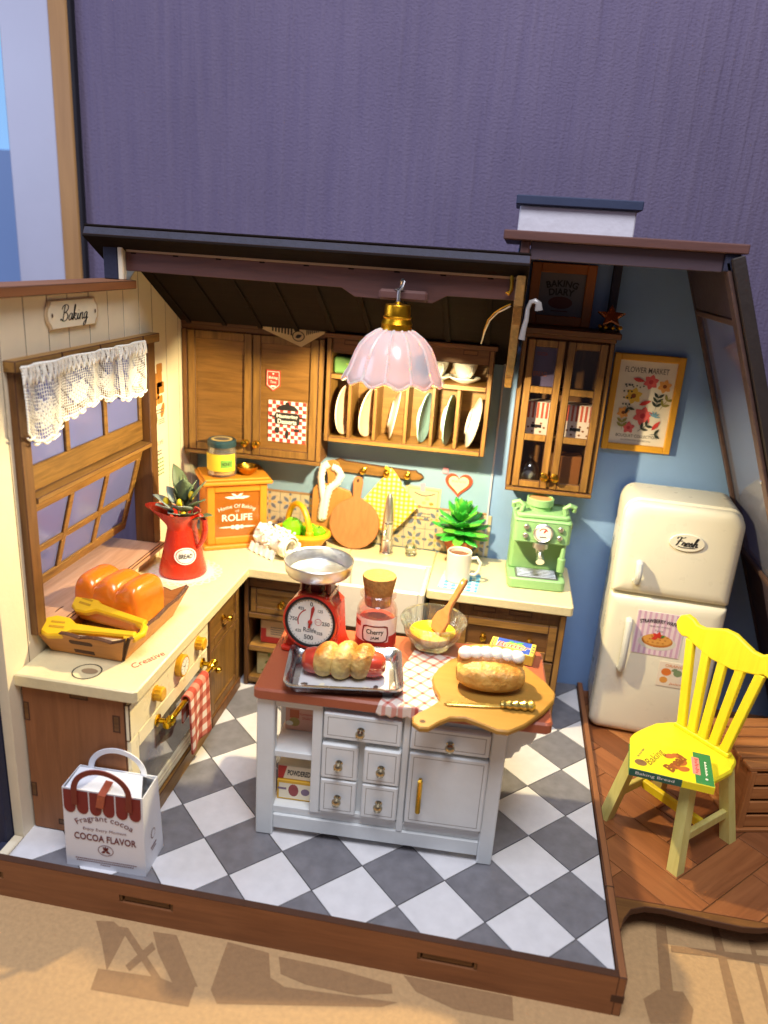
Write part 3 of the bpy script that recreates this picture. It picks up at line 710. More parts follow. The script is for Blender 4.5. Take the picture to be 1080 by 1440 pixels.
# ================================================================== LEFT COUNTER
def panelled(parent, name, P, a0, a1, b0, b1, fm, pm, st=.2, knobs=(), d=.1, kn=BRASS, em=BURN, kr=.11):
    f = MB(P); f.frame(a0, a1, b0, b1, st, 0, d, .018, em=1); o = f.build(name, [fm, em], parent, w=True)
    p = MB(P); p.box(a0+st-.01, a1-st+.01, b0+st-.01, b1-st+.01, -.02, d-.075, .005); p.build('panel', pm, o, w=True)
    for (ka, kb) in knobs: knob(o, P @ T((ka, kb, d if True else 0)), kn, kr)
    return o
def knob(parent, M, m=BRASS, r=.11, w=True, name='knob'):
    k = MB(M); k.lathe([(r*.75,-.06),(r*.8,0),(r*.35,.03),(r*.35,.08),(r*.8,.11),(r,.17),(r*.8,.24),(r*.35,.265),(0,.27)], 14)
    return k.build(name, m, parent, w=w)
st = thing('stove', 'brown sided stove with cream front and gold knobs under the left counter', 'stove', (-6.8, 1.7, 0))
mb = MB(); mb.box(-8.16, -5.62, -.62, 4.1, .02, 4.06, .02, em=1); mb.build('body', [PLY['Z'], BURN], st, w=True)
def slot(parent, P, a0, a1, b0, b1):
    m_ = MB(P); m_.frame(a0, a1, b0, b1, .03, -.01, .012, .004, m=0); m_.box(a0+.03, a1-.03, b0+.03, b1-.03, -.01, .008, .003, m=1); m_.build('tab', [BURN, DARKOAK['X']], parent, w=True)
for q in ((-6.95,-6.5,3.88,4.05),(-8.15,-8.0,3.1,3.6),(-5.92,-5.74,3.15,3.6),(-8.15,-8.0,.95,1.35),(-7.5,-6.6,.22,.38)): slot(st, PF(-.62), *q)
MO = PL(-5.62)
mb = MB(MO); mb.box(-.62, 4.1, 2.95, 3.92, 0, .12, .025, em=1); mb.build('control_panel', [CREAMP, BURN], st, w=True)
mb = MB(MO); mb.frame(-.6, 4.08, .52, 2.92, .42, 0, .1, .025); door = mb.build('oven_door', CREAMP, st, w=True)
mb = MB(MO); mb.box(-.19, 3.67, .93, 2.51, -.02, .05, .0); mb.build('oven_glass', mat('oven_glass', '6e6a60', .08, .25, 1.2, 0, coat=1), door, w=True, smooth=0)
mb = MB(MO); mb.box(-.58, 4.06, .78, .82, .1, .125, .008).box(-.58, 4.06, .66, .69, .1, .12, .008); mb.build('trim', CREAMP, door, w=True)
text('BAKED', .16, INKG, door, MO, 2.9, .62, .6, .2, z=.115)
mb = MB(MO); mb.box(-.64, 4.14, .0, .46, 0, .16, .02, em=1); mb.build('plinth', [OAK['Y'], BURN], st, w=True)
for y in (.68, 3.3):
    mb = MB(MO @ T((y, 3.46, .12))); mb.lathe([(.2,0),(.2,.02),(.17,.03),(.18,.2),(.15,.23),(0,.23)], 24, scallop=lambda a, r, z: (1+.04*math.cos(12*a), 0)); mb.build('knob', mat('mustard_knob', 'd9a321', .35), st, w=True)
mb = MB(MO @ T((2.1, 3.44, .12))); mb.lathe([(.3,0),(.3,.14),(.27,.17),(.24,.16),(0,.15)], 28); dial = mb.build('dial', mat('mustard_knob', 'd9a321', .35), st, w=True)
mb = MB(MO @ T((2.1, 3.44, .12)));  mb.flat(circ(0,0,.235,.235,24), .168, None, 0)
for k in range(12):
    mb.rect(-.008, .008, .17, .215, .1695, RZ(30*k), 1)
mb.rect(-.01, .01, -.02, .15, .1697, RZ(-40), 1); mb.rect(-.012, .012, -.02, .12, .1697, RZ(70), 1); mb.rect(-.008, .008, -.02, .16, .1697, RZ(160), 1)
mb.build('face', [PAPER, INK], dial, w=True, smooth=0, fix=False)
rl = MB(MO); rl.tube([(.75, 2.62, .42), (3.72, 2.62, .42)], .07, 10)
for y in (.78, 3.66):
    rl.lathe([(0,-.2),(.09,-.19),(.12,-.12),(.07,-.06),(.13,0),(.07,.06),(.12,.12),(.09,.19),(0,.2)], 12, T((y,2.62,.42)) @ RY(90))
    rl.lathe([(.16,0),(.16,.04),(.07,.07),(.06,.3),(.11,.38)], 12, T((y,2.62,.1)))
rl.build('towel_rail', mat('polished_gold', 'e0b52e', .18, .1, 4, 0, metal=1), st, w=True)
# gingham towel
mb = MB(); 
def tw(u, v):
    y = 1.78+1.3*u; s = v*3.1
    if s < .75: x = -5.2-.1-.02*math.sin(u*8); z = 2.65-(.75-s)*1.0
    elif s < 1.05: a = (s-.75)/.3*PI; x = -5.2-.1*math.cos(a); z = 2.65+.1*math.sin(a)
    else: x = -5.1+.03*math.sin(u*7+1)*(s-1.05); z = 2.65-(s-1.05)*.82-.1*u*(s-1)*.4
    return (x, y, z)
mb.grid(26, 44, tw); tow = mb.build('gingham_towel', checks('red_gingham', 'f0e2d6', 'cf7a66', 'a8402f', .42, 'YZ'), None, smooth=60, solid=.05, fix=False)
tag(tow, 'red and white gingham towel hanging on the oven rail', 'towel')
# base cabinet in the corner
bc = thing('base_cabinet', 'oak base cabinet with one drawer and door beside the stove', 'cabinet', (-6.8, 5.4, 0))
mb = MB(); mb.box(-8.16, -5.62, 4.14, 9.95, .02, 4.06, .02, em=1); mb.build('carcass', [DARKOAK['Z'], BURN], bc, w=True)
mb = MB(PL(-5.62)); mb.box(4.14, 4.3, .0, 4.02, 0, .14, .02, em=1).box(4.3, 6.8, 0, .34, 0, .15, .02, em=1); mb.build('stile', [DARKOAK['Z'], BURN], bc, w=True)
panelled(bc, 'drawer', PL(-5.62), 4.34, 6.74, 2.62, 3.82, OAK['Y'], OAK['Y'], .28, [(5.45,3.2)])
panelled(bc, 'door', PL(-5.62), 4.34, 6.74, .38, 2.56, OAK['Z'], OAK['Z'], .26, [(4.5,1.95)])
# corner run on the back wall: drawer over two open shelves
sc = thing('shelf_cabinet', 'oak cabinet with drawer over two open shelves left of the sink', 'cabinet', (-4, 8.4, 0))
for x in (-5.42, -2.62): mb = MB(); mb.box(x, x+.15, 6.95, 9.95, .0, 4.0, .02, em=1); mb.build('side', [DARKOAK['Z'], BURN], sc, w=True)
for z in (.24, 1.42, 2.62): 
    mb = MB(); mb.box(-5.26, -2.62, 6.93, 9.9, z-.09, z+.09, .02, em=1); mb.build('shelf', [OAK['X'], BURN], sc, w=True)
mb = MB(); mb.box(-5.26, -2.62, 7.1, 9.9, 2.75, 3.95, .02).box(-5.26, -2.62, 9.85, 9.95, .3, 2.6, .01); mb.build('back', DARKOAK['X'], sc, w=True)
mb = MB(); mb.box(-5.26, -2.62, 6.97, 7.1, 3.62, 4.0, .02); mb.build('rail', DARKOAK['X'], sc, w=True)
for x in (-5.0, -4.0, -3.2): slot(sc, PF(6.97), x, x+.5, 3.84, 3.95)
panelled(sc, 'drawer', PF(7.08), -5.2, -2.68, 2.74, 3.6, OAK['X'], OAK['X'], .2, [(-4.15,3.16)], d=.14)
bx = thing('cardboard_box', 'pale box with red band on the upper shelf of the shelf cabinet', 'box', (-4.3, 7.8, 1.51))
B(bx, 'carton', mat('tan_carton', 'c9ab84', .7), -4.95, -3.6, 7.25, 8.3, 1.512, 2.35); 
mb = MB(PF(7.248)); mb.rect(-4.93, -3.62, 1.53, 1.75, .003, None, 0); mb.rect(-4.93,-4.75,1.75,2.05,.003,None,0)
for k in range(4): mb.rect(-4.6, -3.8, 1.85+k*.08, 1.875+k*.08, .003, None, 1)
mb.build('print', [REDINK, INKG], bx, w=True, smooth=0, fix=False)
bx = thing('floral_box', 'cream green patterned box on the lowest shelf of the shelf cabinet', 'box', (-4.3, 7.8, .33))
B(bx, 'carton', mat('floral_carton', 'b9ad7c', .7, .5, 3), -5.05, -3.7, 7.2, 8.4, .332, 1.15)
mb = MB(PF(7.198)); 
for k in range(9): mb.flat(leafo(-4.9+.13*k, .5+.25*(k%3), .22, .1, 40*k), .003, None, 0)
mb.build('print', mat('olive_print', '6f7a3a', .7), bx, w=True, smooth=0, fix=False)
# countertop, L shape
ct = MB(PT(0)); ct.prism([(-8.2,-.78),(-5.32,-.78),(-5.24,-.7),(-5.16,6.62),(-2.42,6.62),(-2.42,9.98),(-8.2,9.98)], 4.08, 4.4, .035)
cto = ct.build('countertop', STONE); tag(cto, 'cream L shaped countertop over the stove and corner cabinets', 'countertop')
# printed paper on counter by the basket
pp = thing('counter_print', 'red lettering and small logo printed on the counter under the bread basket', 'print', (-6.0, .2, 4.405))
text('Creative', .22, REDINK, pp, PT(4.404) @ T((-5.62, .62, 0)) @ RZ(62), 0, 0, .9, .2, z=.002)
mb = MB(PT(4.404)); mb.add([(a, b, .002) for a, b in circ(-6.7,-.25,.34,.34,20)+circ(-6.7,-.25,.31,.31,20)], [[i, (i+1)%20, 20+(i+1)%20, 20+i] for i in range(20)]); mb.flat(circ(-6.65,-.22,.2,.12,12), .002, None, 1); mb.build('logo', [INK, mat('tan_logo', '9a8262', .7)], pp, w=True, smooth=0, fix=False)
# ================================================================== THINGS ON THE LEFT COUNTER
bk = thing('bread_tray', 'wooden bread tray with flared scalloped sides on the left counter', 'tray', (-7.02, 1.68, 4.41), -2)
TRW = wood('tray_wood', 'c68a48', 'a4682c', 'X', .5, .8, rnd=.08)
w2, d2, hh = .92, 1.26, .85
B(bk, 'bottom', TRW, -w2, w2, -d2, d2, 0.0, .1, .02, w=False)
def side(L, flare, handle):
    top = []
    n = 48
    for i in range(n+1):
        t = i/n; x = (L+flare)*(1-2*t); z = hh*(.76+.10*abs(math.cos(t*PI*3))+.16*(abs(2*t-1)**6))
        top.append((x, z))
    return [(-L, 0), (L, 0)]+top
for k, (L, dist) in enumerate(((w2, d2), (d2, w2), (w2, d2), (d2, w2))):
    M = RZ(90*k) @ T((0, -dist, .02)) @ RX(90+24) 
    mb = MB(M); mb.prism(side(L, .3, k % 2 == 0), -.05, .05, .014, em=1); o = mb.build('side_panel', [TRW, BURN], bk)
    if k % 2 == 0:
        mb = MB(M); mb.prism(rrect(-.3, .3, .42, .56, .06, 3), .051, .056); mb.box(-.26, .26, .1, .22, .05, .056, 0); mb.build('handle_slot', BURN, o, smooth=0)
mb = MB(); mb.grid(10, 10, lambda u, v: (-.86+1.72*u, -1.2+2.4*v, .115+.015*math.sin(9*u+4*v))); mb.build('liner_paper', mat('kraft_liner', 'cdbb95', .8, .2, 4, .4), bk, solid=.01, fix=False)
# glossy loaf
lf = thing('bread_loaf', 'glossy orange toast loaf with rounded ridges in the wooden tray', 'bread', (-7.04, 2.05, 4.53), -10)
def loaf(u, v):
    a = 2*PI*u; x = -.98+1.96*v
    e = max(0, 1-((abs(x)-.80)/.19)**2) if abs(x) > .80 else 1; e = math.sqrt(e)
    c, s = math.cos(a), math.sin(a); sp = lambda q, p: math.copysign(abs(q)**p, q)
    hump = abs(math.sin((v*3.0)*PI))**.5
    yy = .64*sp(c, .55); zz = .62*sp(s, .6)
    top = max(0, s); zz += top*(.22*hump-.10); yy *= 1+.10*(top**.6)*(hump-.4)
    k = (.55+.45*e)
    return (x, yy*k, .62+zz*k)
mb = MB(); mb.grid(44, 60, loaf, wrap=True)
ringN = 44; mb.f.append(list(range(ringN))); mb.f.append(list(range(60*ringN, 61*ringN))); mb.mi += [0, 0]
def crust():
    m, nt, p = _new('loaf_crust'); N, L = nt.nodes, nt.links
    tc = N.new('ShaderNodeTexCoord'); sp = N.new('ShaderNodeSeparateXYZ'); L.new(tc.outputs['Object'], sp.inputs[0])
    mr = N.new('ShaderNodeMapRange'); mr.inputs[1].default_value = .1*S; mr.inputs[2].default_value = 1.1*S; L.new(sp.outputs[2], mr.inputs[0])
    n = N.new('ShaderNodeTexNoise'); n.inputs['Scale'].default_value = 2.5/S; n.inputs['Detail'].default_value = 6; L.new(tc.outputs['Object'], n.inputs['Vector'])
    ad = N.new('ShaderNodeMath'); ad.operation = 'MULTIPLY_ADD'; ad.inputs[1].default_value = .5; L.new(n.outputs['Fac'], ad.inputs[0]); L.new(mr.outputs[0], ad.inputs[2])
    r = N.new('ShaderNodeValToRGB'); e = r.color_ramp.elements; e[0].position = .2; e[0].color = lin('f2a840'); e[1].position = 1.1; e[1].color = lin('de741a')
    L.new(ad.outputs[0], r.inputs[0]); L.new(r.outputs[0], p.inputs['Base Color'])
    p.inputs['Roughness'].default_value = .25; p.inputs['Coat Weight'].default_value = .5
    p.inputs['Subsurface Weight'].default_value = .15; p.inputs['Subsurface Radius'].default_value = (.001, .0005, .0002); p.inputs['Subsurface Scale'].default_value = 1
    n2 = N.new('ShaderNodeTexNoise'); n2.inputs['Scale'].default_value = 9/S; L.new(tc.outputs['Object'], n2.inputs['Vector'])
    b = N.new('ShaderNodeBump'); b.inputs['Strength'].default_value = .15; b.inputs['Distance'].default_value = .0006; L.new(n2.outputs['Fac'], b.inputs['Height']); L.new(b.outputs[0], p.inputs['Normal'])
    return m
mb.build('crust', crust(), lf, smooth=70, sub=1)
# tongs
tg = thing('tongs', 'yellow plastic serving tongs resting on the bread tray', 'tongs', (-6.92, .72, 4.98), -6)
for k, (dy, tz, sgn) in enumerate(((-.16, .02, -1), (.3, .12, 1))):
    o = [(1.05,-.05),(1.05,.09),(.3,.10),(-.35,.13),(-.55,.24),(-.85,.27),(-1.05,.2),(-1.12,.05),(-1.05,-.12),(-.85,-.2),(-.55,-.17),(-.35,-.06),(.3,-.05)]
    M = T((0, dy, tz)) @ Matrix.Diagonal((1.06,1.2,1.5,1)) @ T((1.0, 0, 0)) @ RZ(-sgn*9) @ T((-1.0, 0, 0)) @ RX(24)
    mb = MB(M); mb.prism(o, 0, .12, .03); arm = mb.build('arm', YEL, tg)
    mb = MB(M); mb.box(-.9, -.55, -.03, .02, .12, .124, 0).box(-.9, -.58, .08, .12, .12, .124, 0); mb.build('groove', mat('yellow_shadow_groove', 'b88a10', .5), arm, smooth=0)
mb = MB(); mb.tube([(.9,-.28,.05),(1.12,-.2,.06),(1.2,0,.1),(1.12,.22,.14),(.9,.32,.17)], .09, 10); mb.build('hinge', YEL, tg)
# doily
dl = MB(PT(4.405)); n = 24
dl.prism(circ(0,0,.86,.86,32), 0, .008, 0, T((-6.86,5.75,0)))
for k in range(n):
    a = 2*PI*k/n; X = T((-6.86+.98*math.cos(a), 5.75+.98*math.sin(a), 0))
    dl.add([(p[0], p[1], .006) for p in circ(0,0,.13,.13,12)+circ(0,0,.07,.07,12)], [[i,(i+1)%12,12+(i+1)%12,12+i] for i in range(12)], X)
dd = dl.build('doily', mat('doily_paper', 'ead8cc', .8, .1, 6), None, smooth=0); tag(dd, 'round paper lace doily under the red pitcher', 'doily')
# red enamel pitcher
pt = thing('pitcher', 'red enamel pitcher with oval white label holding olive sprigs', 'pitcher', (-6.95, 5.75, 4.42), 0)
def spout(a, r, z):
    if z < 1.45: return (1, 0)
    d = math.cos(a-PI); k = max(0, d)**7*min(1, (z-1.45)/.45)
    return (1+1.0*k, .10*k)
mb = MB(); mb.lathe([(0,0),(.66,0),(.71,.03),(.71,.10),(.64,.4),(.52,.95),(.43,1.42),(.42,1.5),(.48,1.72),(.55,1.92),(.57,1.95),(.53,1.93),(.45,1.72),(.39,1.5),(.40,1.3),(.36,1.2),(0,1.2)], 40, scallop=spout); body = mb.build('body', RED, pt)
mb = MB(); mb.tube([(.48,0,1.82),(.66,0,1.9),(.8,0,1.78),(.82,0,1.5),(.74,0,1.2),(.62,0,.98),(.52,0,.9)], [.075,.08,.085,.085,.08,.07,.06], 10, M=RZ(-12)); mb.build('handle', RED, pt)
PA = RZ(-52)
def onp(a, b, off=.012):      # wrap a label point on the cone
    z = .72+b; r = .66-(z-.4)*.225+off; t = math.radians(-58)+a/r
    return (r*math.cos(t), r*math.sin(t), z)
mb = MB(); o = circ(0,0,.34,.25,24); mb.add([onp(0,0)]+[onp(*p) for p in o], [[0,1+i,1+(i+1)%24] for i in range(24)]); mb.add([onp(p[0]*.86,p[1]*.86,.016) for p in o]+[onp(p[0]*.80,p[1]*.80,.016) for p in o], [[i,(i+1)%24,24+(i+1)%24,24+i] for i in range(24)], None, 1)
lb = mb.build('label', [PAPER, REDINK], body, smooth=0, fix=False)
mb = MB(); tx = _TX.get('x'); 
t_ = text('BREAD', .13, INK, pt, Matrix(), 0, 0, .42, .15, .02, world=False)
for v in t_.data.vertices: v.co = Vector(onp(v.co.x/S, v.co.y/S, .02))*S
t_.parent = lb; 
# olive sprigs
pl = thing('olive_sprigs', 'grey green leafy sprigs with yellow buds in the red pitcher', 'plant', (-6.9, 5.75, 5.65))
LG = mat('olive_leaf', '56664a', .55, .25, 4); LG2 = mat('lilac_leaf', '828d86', .55, .2, 4); LE = mat('leaf_rim', 'b9bba0', .6)
random.seed(3)
def leaf3(mb, base, d, L, W, m=0, cup=.25):
    d = Vector(d).normalized(); sd = d.cross(Vector((0,0,1))); sd = sd.normalized() if sd.length > .01 else Vector((1,0,0)); nn = sd.cross(d)
    vs = []; n = 7; b = Vector(base)
    for i in range(n+1):
        t = i/n; w = W*(math.sin(PI*(t**.8))**.8)*.5+.004; c = b+d*L*t+nn*(-.25*L*t*t*cup*2)
        vs += [c-sd*w+nn*w*cup, c, c+sd*w+nn*w*cup]
    fs = []
    for i in range(n):
        for k in (0, 1): fs.append([i*3+k, i*3+k+1, i*3+k+4, i*3+k+3])
    mb.add(vs, fs, None, m)
stems = [((-.25,-.1,1.35),0),((-.05,.15,1.8),0),((.25,0,1.45),0),((.1,-.25,1.1),1),((-.35,-.2,.9),1),((.4,-.1,1.0),0)]
for e, c in stems:
    mb = MB(); e = Vector(e); mb.tube([(0,0,-.3), e*.35, e*.75, e], [.035,.03,.025,.015], 6); mb.build('stem', mat('stem_green', '5a5a3c', .6), pl)
LV = [((-.1,.1,1.15),(-.3,.1,1),.95,.42,0),((.05,0,1.0),(.1,-.3,1),.8,.4,0),((-.3,-.1,.75),(-1,-.3,.35),.7,.42,1),((-.3,-.2,.7),(-.5,-.8,.1),.6,.42,1),((.25,0,1.0),(.9,.1,.9),.85,.36,0),((.3,-.1,.85),(1,-.3,.25),.62,.4,0),((.1,-.2,.75),(.1,-1,.2),.55,.42,1),((.2,-.2,.6),(.7,-.7,0),.6,.36,0),((0,.1,.8),(.3,.5,.8),.7,.36,0),((-.2,0,.9),(-.8,.2,.7),.6,.36,1),((.35,-.1,.5),(1,-.2,-.1),.7,.32,0),((.0,-.15,.55),(-.4,-.9,.0),.55,.38,1),((.15,.1,1.1),(.5,.1,1),.6,.3,0)]
for b, d, L, W, c in LV:
    mb = MB(); leaf3(mb, b, (d[0]*.8, d[1]*.8, d[2]+.55), L*1.02, W*1.45); mb.build('leaf', LG2 if c else LG, pl, smooth=60, solid=.02, fix=False)
for q in ((-.05,-.15,1.0),(.28,-.05,1.25),(.12,-.3,.72),(-.5,-.1,.98)):
    mb = MB(); mb.ell(q, (.09,.09,.14), 12, 8); mb.build('bud', mat('yellow_bud', 'e8c91e', .4), pl)
# orange bread box in the corner
bb = thing('bread_box', 'orange bread box with glazed front lettering in the counter corner', 'bread box', (-6.92, 7.62, 4.405), 31)
WB, DB, HB = 2.0, 1.55, 2.2
MBF = PF(0)
mb = MB(); mb.box(0, WB, .12, DB, .12, HB, .02); mb.build('body', ORANGE, bb)
mb = MB(); mb.box(-.12, WB+.12, -.1, DB+.1, 0, .14, .03); mb.build('base', ORANGE, bb)
mb = MB(); mb.box(-.14, WB+.14, -.12, DB+.1, HB, HB+.12, .03).box(-.06, WB+.06, -.04, DB, HB+.12, HB+.2, .03); mb.build('lid', ORANGE, bb)
fr_ = MB(MBF @ T((0,.15,-.12))); fr_.frame(.02, WB-.02, 0, HB-.17, .24, 0, .1, .02); fd = fr_.build('door_frame', ORANGE, bb)
mb = MB(MBF @ T((0,.15,-.12))); mb.box(.26, WB-.26, .24, HB-.41, .0, .03, 0); mb.build('glazing', mat('amber_panel', 'a0601f', .15, .2, 1.5, 0, coat=.6), fd, smooth=0)
MT = MBF @ T((WB/2, .15+(HB-.17)/2, -.085))
text('Home Of Baking', .17, WHITEINK, fd, MT, 0, .26, 1.25, .1, .0, arc=1.5, world=False); text('OF', .07, WHITEINK, fd, MT, 0, .1, world=False); text('ROLIFE', .24, WHITEINK, fd, MT, 0, -.12, 1.0, 0, .02, world=False)
mb = MB(MT)
for sgn in (-1, 1):
    mb.flat(leafo(0, .55, sgn*.42, .1, 6*sgn), .014); mb.flat(leafo(0,.6,sgn*.22,.08,30*sgn), .0142); mb.flat(leafo(sgn*.12,-.45, sgn*.5, .06, 0), .014); mb.flat(circ(sgn*.15,-.45,.07,.07,10), .0145)
mb.flat(circ(0,-.46,.09,.09,12), .0147); mb.flat(circ(0,.58,.06,.06,12), .0147); mb.build('ornament', WHITEINK, fd, smooth=0, fix=False)
# honey jar
hj = thing('honey_jar', 'glass honey jar with dark blue lid and yellow label on the bread box', 'jar', (-6.68, 8.35, 6.815))
mb = MB(); mb.lathe([(0,0),(.42,0),(.47,.05),(.47,.85),(.40,.98),(.40,1.05),(.37,1.05),(.37,.96),(.43,.84),(.43,.07),(.38,.05),(0,.05)], 28); mb.build('glass', GLASS, hj)
mb = MB(); mb.lathe([(0,.06),(.37,.06),(.42,.1),(.42,.34),(.40,.36),(0,.34)], 28); mb.build('honey', mat('honey', 'd9a63a', .2, .1, sss=.2), hj)
mb = MB(); mb.lathe([(.45,.98),(.46,1.0),(.46,1.16),(.42,1.2),(.40,1.19),(0,1.19)], 28); lid = mb.build('lid', mat('petrol_enamel', '1f3d46', .4), hj)
mb = MB(); mb.flat(circ(0,0,.34,.34,20), 1.196); mb.flat(circ(0,0,.26,.2,20), 1.198, None, 1); mb.build('lid_print', [mat('straw_print', 'c9b070', .6), INKG], lid, smooth=0, fix=False)
def band(r, z0, z1, a0, a1, n=16): return [(r*math.cos(math.radians(a0+(a1-a0)*i/n)), r*math.sin(math.radians(a0+(a1-a0)*i/n)), z) for z in (z0, z1) for i in range(n+1)], [[i, i+1, n+2+i, n+1+i] for i in range(n)]
mb = MB(); mb.add(*band(.476,.22,.78,-170,-10)); lb = mb.build('label', mat('yellow_label', 'e3c534', .6), hj, fix=False); 
mb = MB(); mb.add(*band(.479,.34,.6,-75,-25)); mb.build('label_patch', mat('green_patch', '6ea43c', .6), lb, fix=False)
t_ = text('HONEY', .12, INK, hj, Matrix(), 0, 0, .32, 0, .02, world=False)
for v in t_.data.vertices:
    a = math.radians(-50)+v.co.x/S/.48; v.co = Vector((.482*math.cos(a), .482*math.sin(a), .47+v.co.y/S))*S
t_.parent = lb
bw = thing('brass_bowl', 'small brass bowl beside the honey jar on the bread box', 'bowl', (-5.95, 8.72, 6.815))
mb = MB(); mb.lathe([(0,0),(.16,0),(.2,.03),(.3,.12),(.36,.26),(.37,.29),(.34,.28),(.28,.14),(.18,.06),(0,.05)], 26); mb.build('bowl', mat('warm_brass', 'b8872e', .3, .1, 5, 0, metal=1), bw)
# cocoa paper bag on the floor
pb = thing('paper_bag', 'white paper gift bag with maroon scalloped awning print and cocoa lettering', 'bag', (-6.75, -1.53, .004), 1.5)
W, D, HT = 1.92, .98, 2.15; PW = mat('bag_paper', 'e3e6ee', .55, .02, 2, .06)
wt, dt = .06, .16
def bagv(z):
    t = z/HT; return [(wt*t*.2, dt*t*.2), (W-wt*t*.2, dt*t*.2), (W-wt*t*.2, D-dt*t), (wt*t*.2, D-dt*t)]
mb = MB(); nz = 8; vs = [(x, y, HT*i/nz) for i in range(nz+1) for x, y in bagv(HT*i/nz)]
mb.add(vs, [[i*4+k, i*4+(k+1)%4, (i+1)*4+(k+1)%4, (i+1)*4+k] for i in range(nz) for k in range(4)]+[[0,3,2,1]]); mb.build('bag_body', PW, pb, smooth=0, solid=.025)
mb = MB(); mb.add([(.05,.06,HT-.06),(W-.05,.06,HT-.06),(W-.2,D*.5,HT+.22),(.2,D*.5,HT+.22),(W-.05,D-.2,HT-.06),(.05,D-.2,HT-.06)], [(0,1,2,3),(3,2,4,5)]); mb.build('flap', PW, pb, smooth=0, solid=.02)
SLP = math.degrees(math.atan(dt*.2/HT)); MG = PF(0) @ T((0,0,0)) @ RX(-SLP)
mb = MB(MG)
for k in range(6):
    a = .03+k*.312; o = [(a,2.12),(a,1.72)]+[(a+.14+.14*math.cos(math.radians(180+180*i/8)), 1.66+.16*math.sin(math.radians(180+180*i/8))) for i in range(9)]+[(a+.28,1.72),(a+.28,2.12)]
    mb.flat(o, .02)
mb.build('awning_print', mat('maroon_print', '7a2322', .6, .1), pb, smooth=0, fix=False)
for nm, o, h, x, y, w_, sh, bo, ar, mm in (('l','Fragrant cocoa',.2,.98,1.42,1.42,0,0,1.35,BROWNINK),('l','Enjoy Every Moment',.1,.98,1.1,1.05,.1,0,0,BROWNINK),('l','COCOA FLAVOR',.19,.98,.88,1.5,0,.02,0,BROWNINK)): text(o, h, mm, pb, MG, x, y, w_, sh, bo, ar, world=False, z=.02)
mb = MB(MG); o1, o2 = circ(.98,.56,.19,.15,24), circ(.98,.56,.175,.135,24)
mb.add([(p[0],p[1],.02) for p in o1+o2], [[i,(i+1)%24,24+(i+1)%24,24+i] for i in range(24)])
for r in (-60,-90,-120,30,150): mb.flat(leafo(.98,.55,.13,.06,r+180), .021)
for k, ww in ((0,1.5),(1,1.45),(2,.3)): 
    n = int(ww/.05)
    for q in range(n): mb.rect(.98-ww/2+q*.05, .98-ww/2+q*.05+.035, .24-k*.06, .265-k*.06, .02)
mb.build('emblem', BROWNINK, pb, smooth=0, fix=False)
mb = MB(PL(W+.012)); mb.flat(circ(.45,.85,.11,.13,18), 0, None, 0); mb.flat(circ(.45,.85,.09,.11,18), .002, None, 1); mb.rect(.3,.6,.5,.54,.001,None,0); mb.rect(.34,.58,.42,.45,.001,None,0); mb.build('side_print', [BROWNINK, PW], pb, smooth=0, fix=False)
for y0, mm in ((-.02, mat('maroon_handle', '74281f', .5)), (D-.2, PW)):
    mb = MB(PF(y0+.02)); o = [(.36+.16*0, 1.95)]; outer = [(.96+.72*math.cos(math.radians(180-180*i/20)), 2.16+.62*math.sin(math.radians(180*i/20))) for i in range(21)]; inner = [(.96+.58*math.cos(math.radians(180*i/20)), 2.16+.49*math.sin(math.radians(180*i/20))) for i in range(21)]
    pts = [(.24,1.75)]+outer+[(1.68,1.75),(1.54,1.75)]+inner+[(.38,1.75)]
    mb.prism(pts, 0, .03, .006); mb.build('handle', mm, pb)
mb = MB(); mb.add([(.82,-.035,1.78),(1.0,-.035,1.75),(1.06,-.03,2.1),(.88,-.03,2.12),(1.16,.2,2.34),(.98,.2,2.36)], [(0,1,2,3),(3,2,4,5)]); mb.build('seal_sticker', mat('copper_seal', 'a5523a', .4), pb, smooth=0, solid=.008)
# ================================================================== UPPER CABINETS, SINK, BACK COUNTER
uc = thing('wall_cabinet', 'oak two door wall cabinet in the left corner above the bread box', 'cabinet', (-5.85, 9.4, 7.3))
mb = MB(); mb.box(-8.18, -3.55, 8.95, 9.97, 7.36, 11.5, .02, em=1); mb.build('carcass', [DARKOAK['Z'], BURN], uc, w=True)
mb = MB(); mb.box(-8.19, -3.48, 8.8, 9.97, 11.5, 11.64, .02, em=1).box(-8.19,-3.52,8.84,8.95,11.36,11.5,.015,em=1); mb.build('top', [DARKOAK['X'], BURN], uc, w=True)
mb = MB(); mb.box(-8.18, -3.53, 8.82, 8.95, 7.3, 7.44, .015, em=1); mb.build('bottom_rail', [OAK['X'], BURN], uc, w=True)
mb = MB(); mb.box(-3.68, -3.53, 8.8, 8.95, 7.44, 11.36, .015, em=1); mb.build('side_stile', [OAK['Z'], BURN], uc, w=True)
mb = MB(); mb.box(-8.18, -8.02, 8.8, 8.95, 7.44, 11.36, .015, em=1); mb.build('side_stile', [DARKOAK['Z'], BURN], uc, w=True)
UP = {a: wood('cabinet_panel', '8c6330', '63441b', a, .42, 1.2) for a in 'XZ'}
panelled(uc, 'door', PF(8.94), -8.0, -5.86, 7.46, 11.34, OAK['Z'], UP['X'], .26, [(-6.03,7.86)], d=.12, kr=.13)
panelled(uc, 'door', PF(8.94), -5.83, -3.7, 7.46, 11.34, OAK['Z'], UP['X'], .26, [(-5.65,7.86)], d=.12, kr=.13)
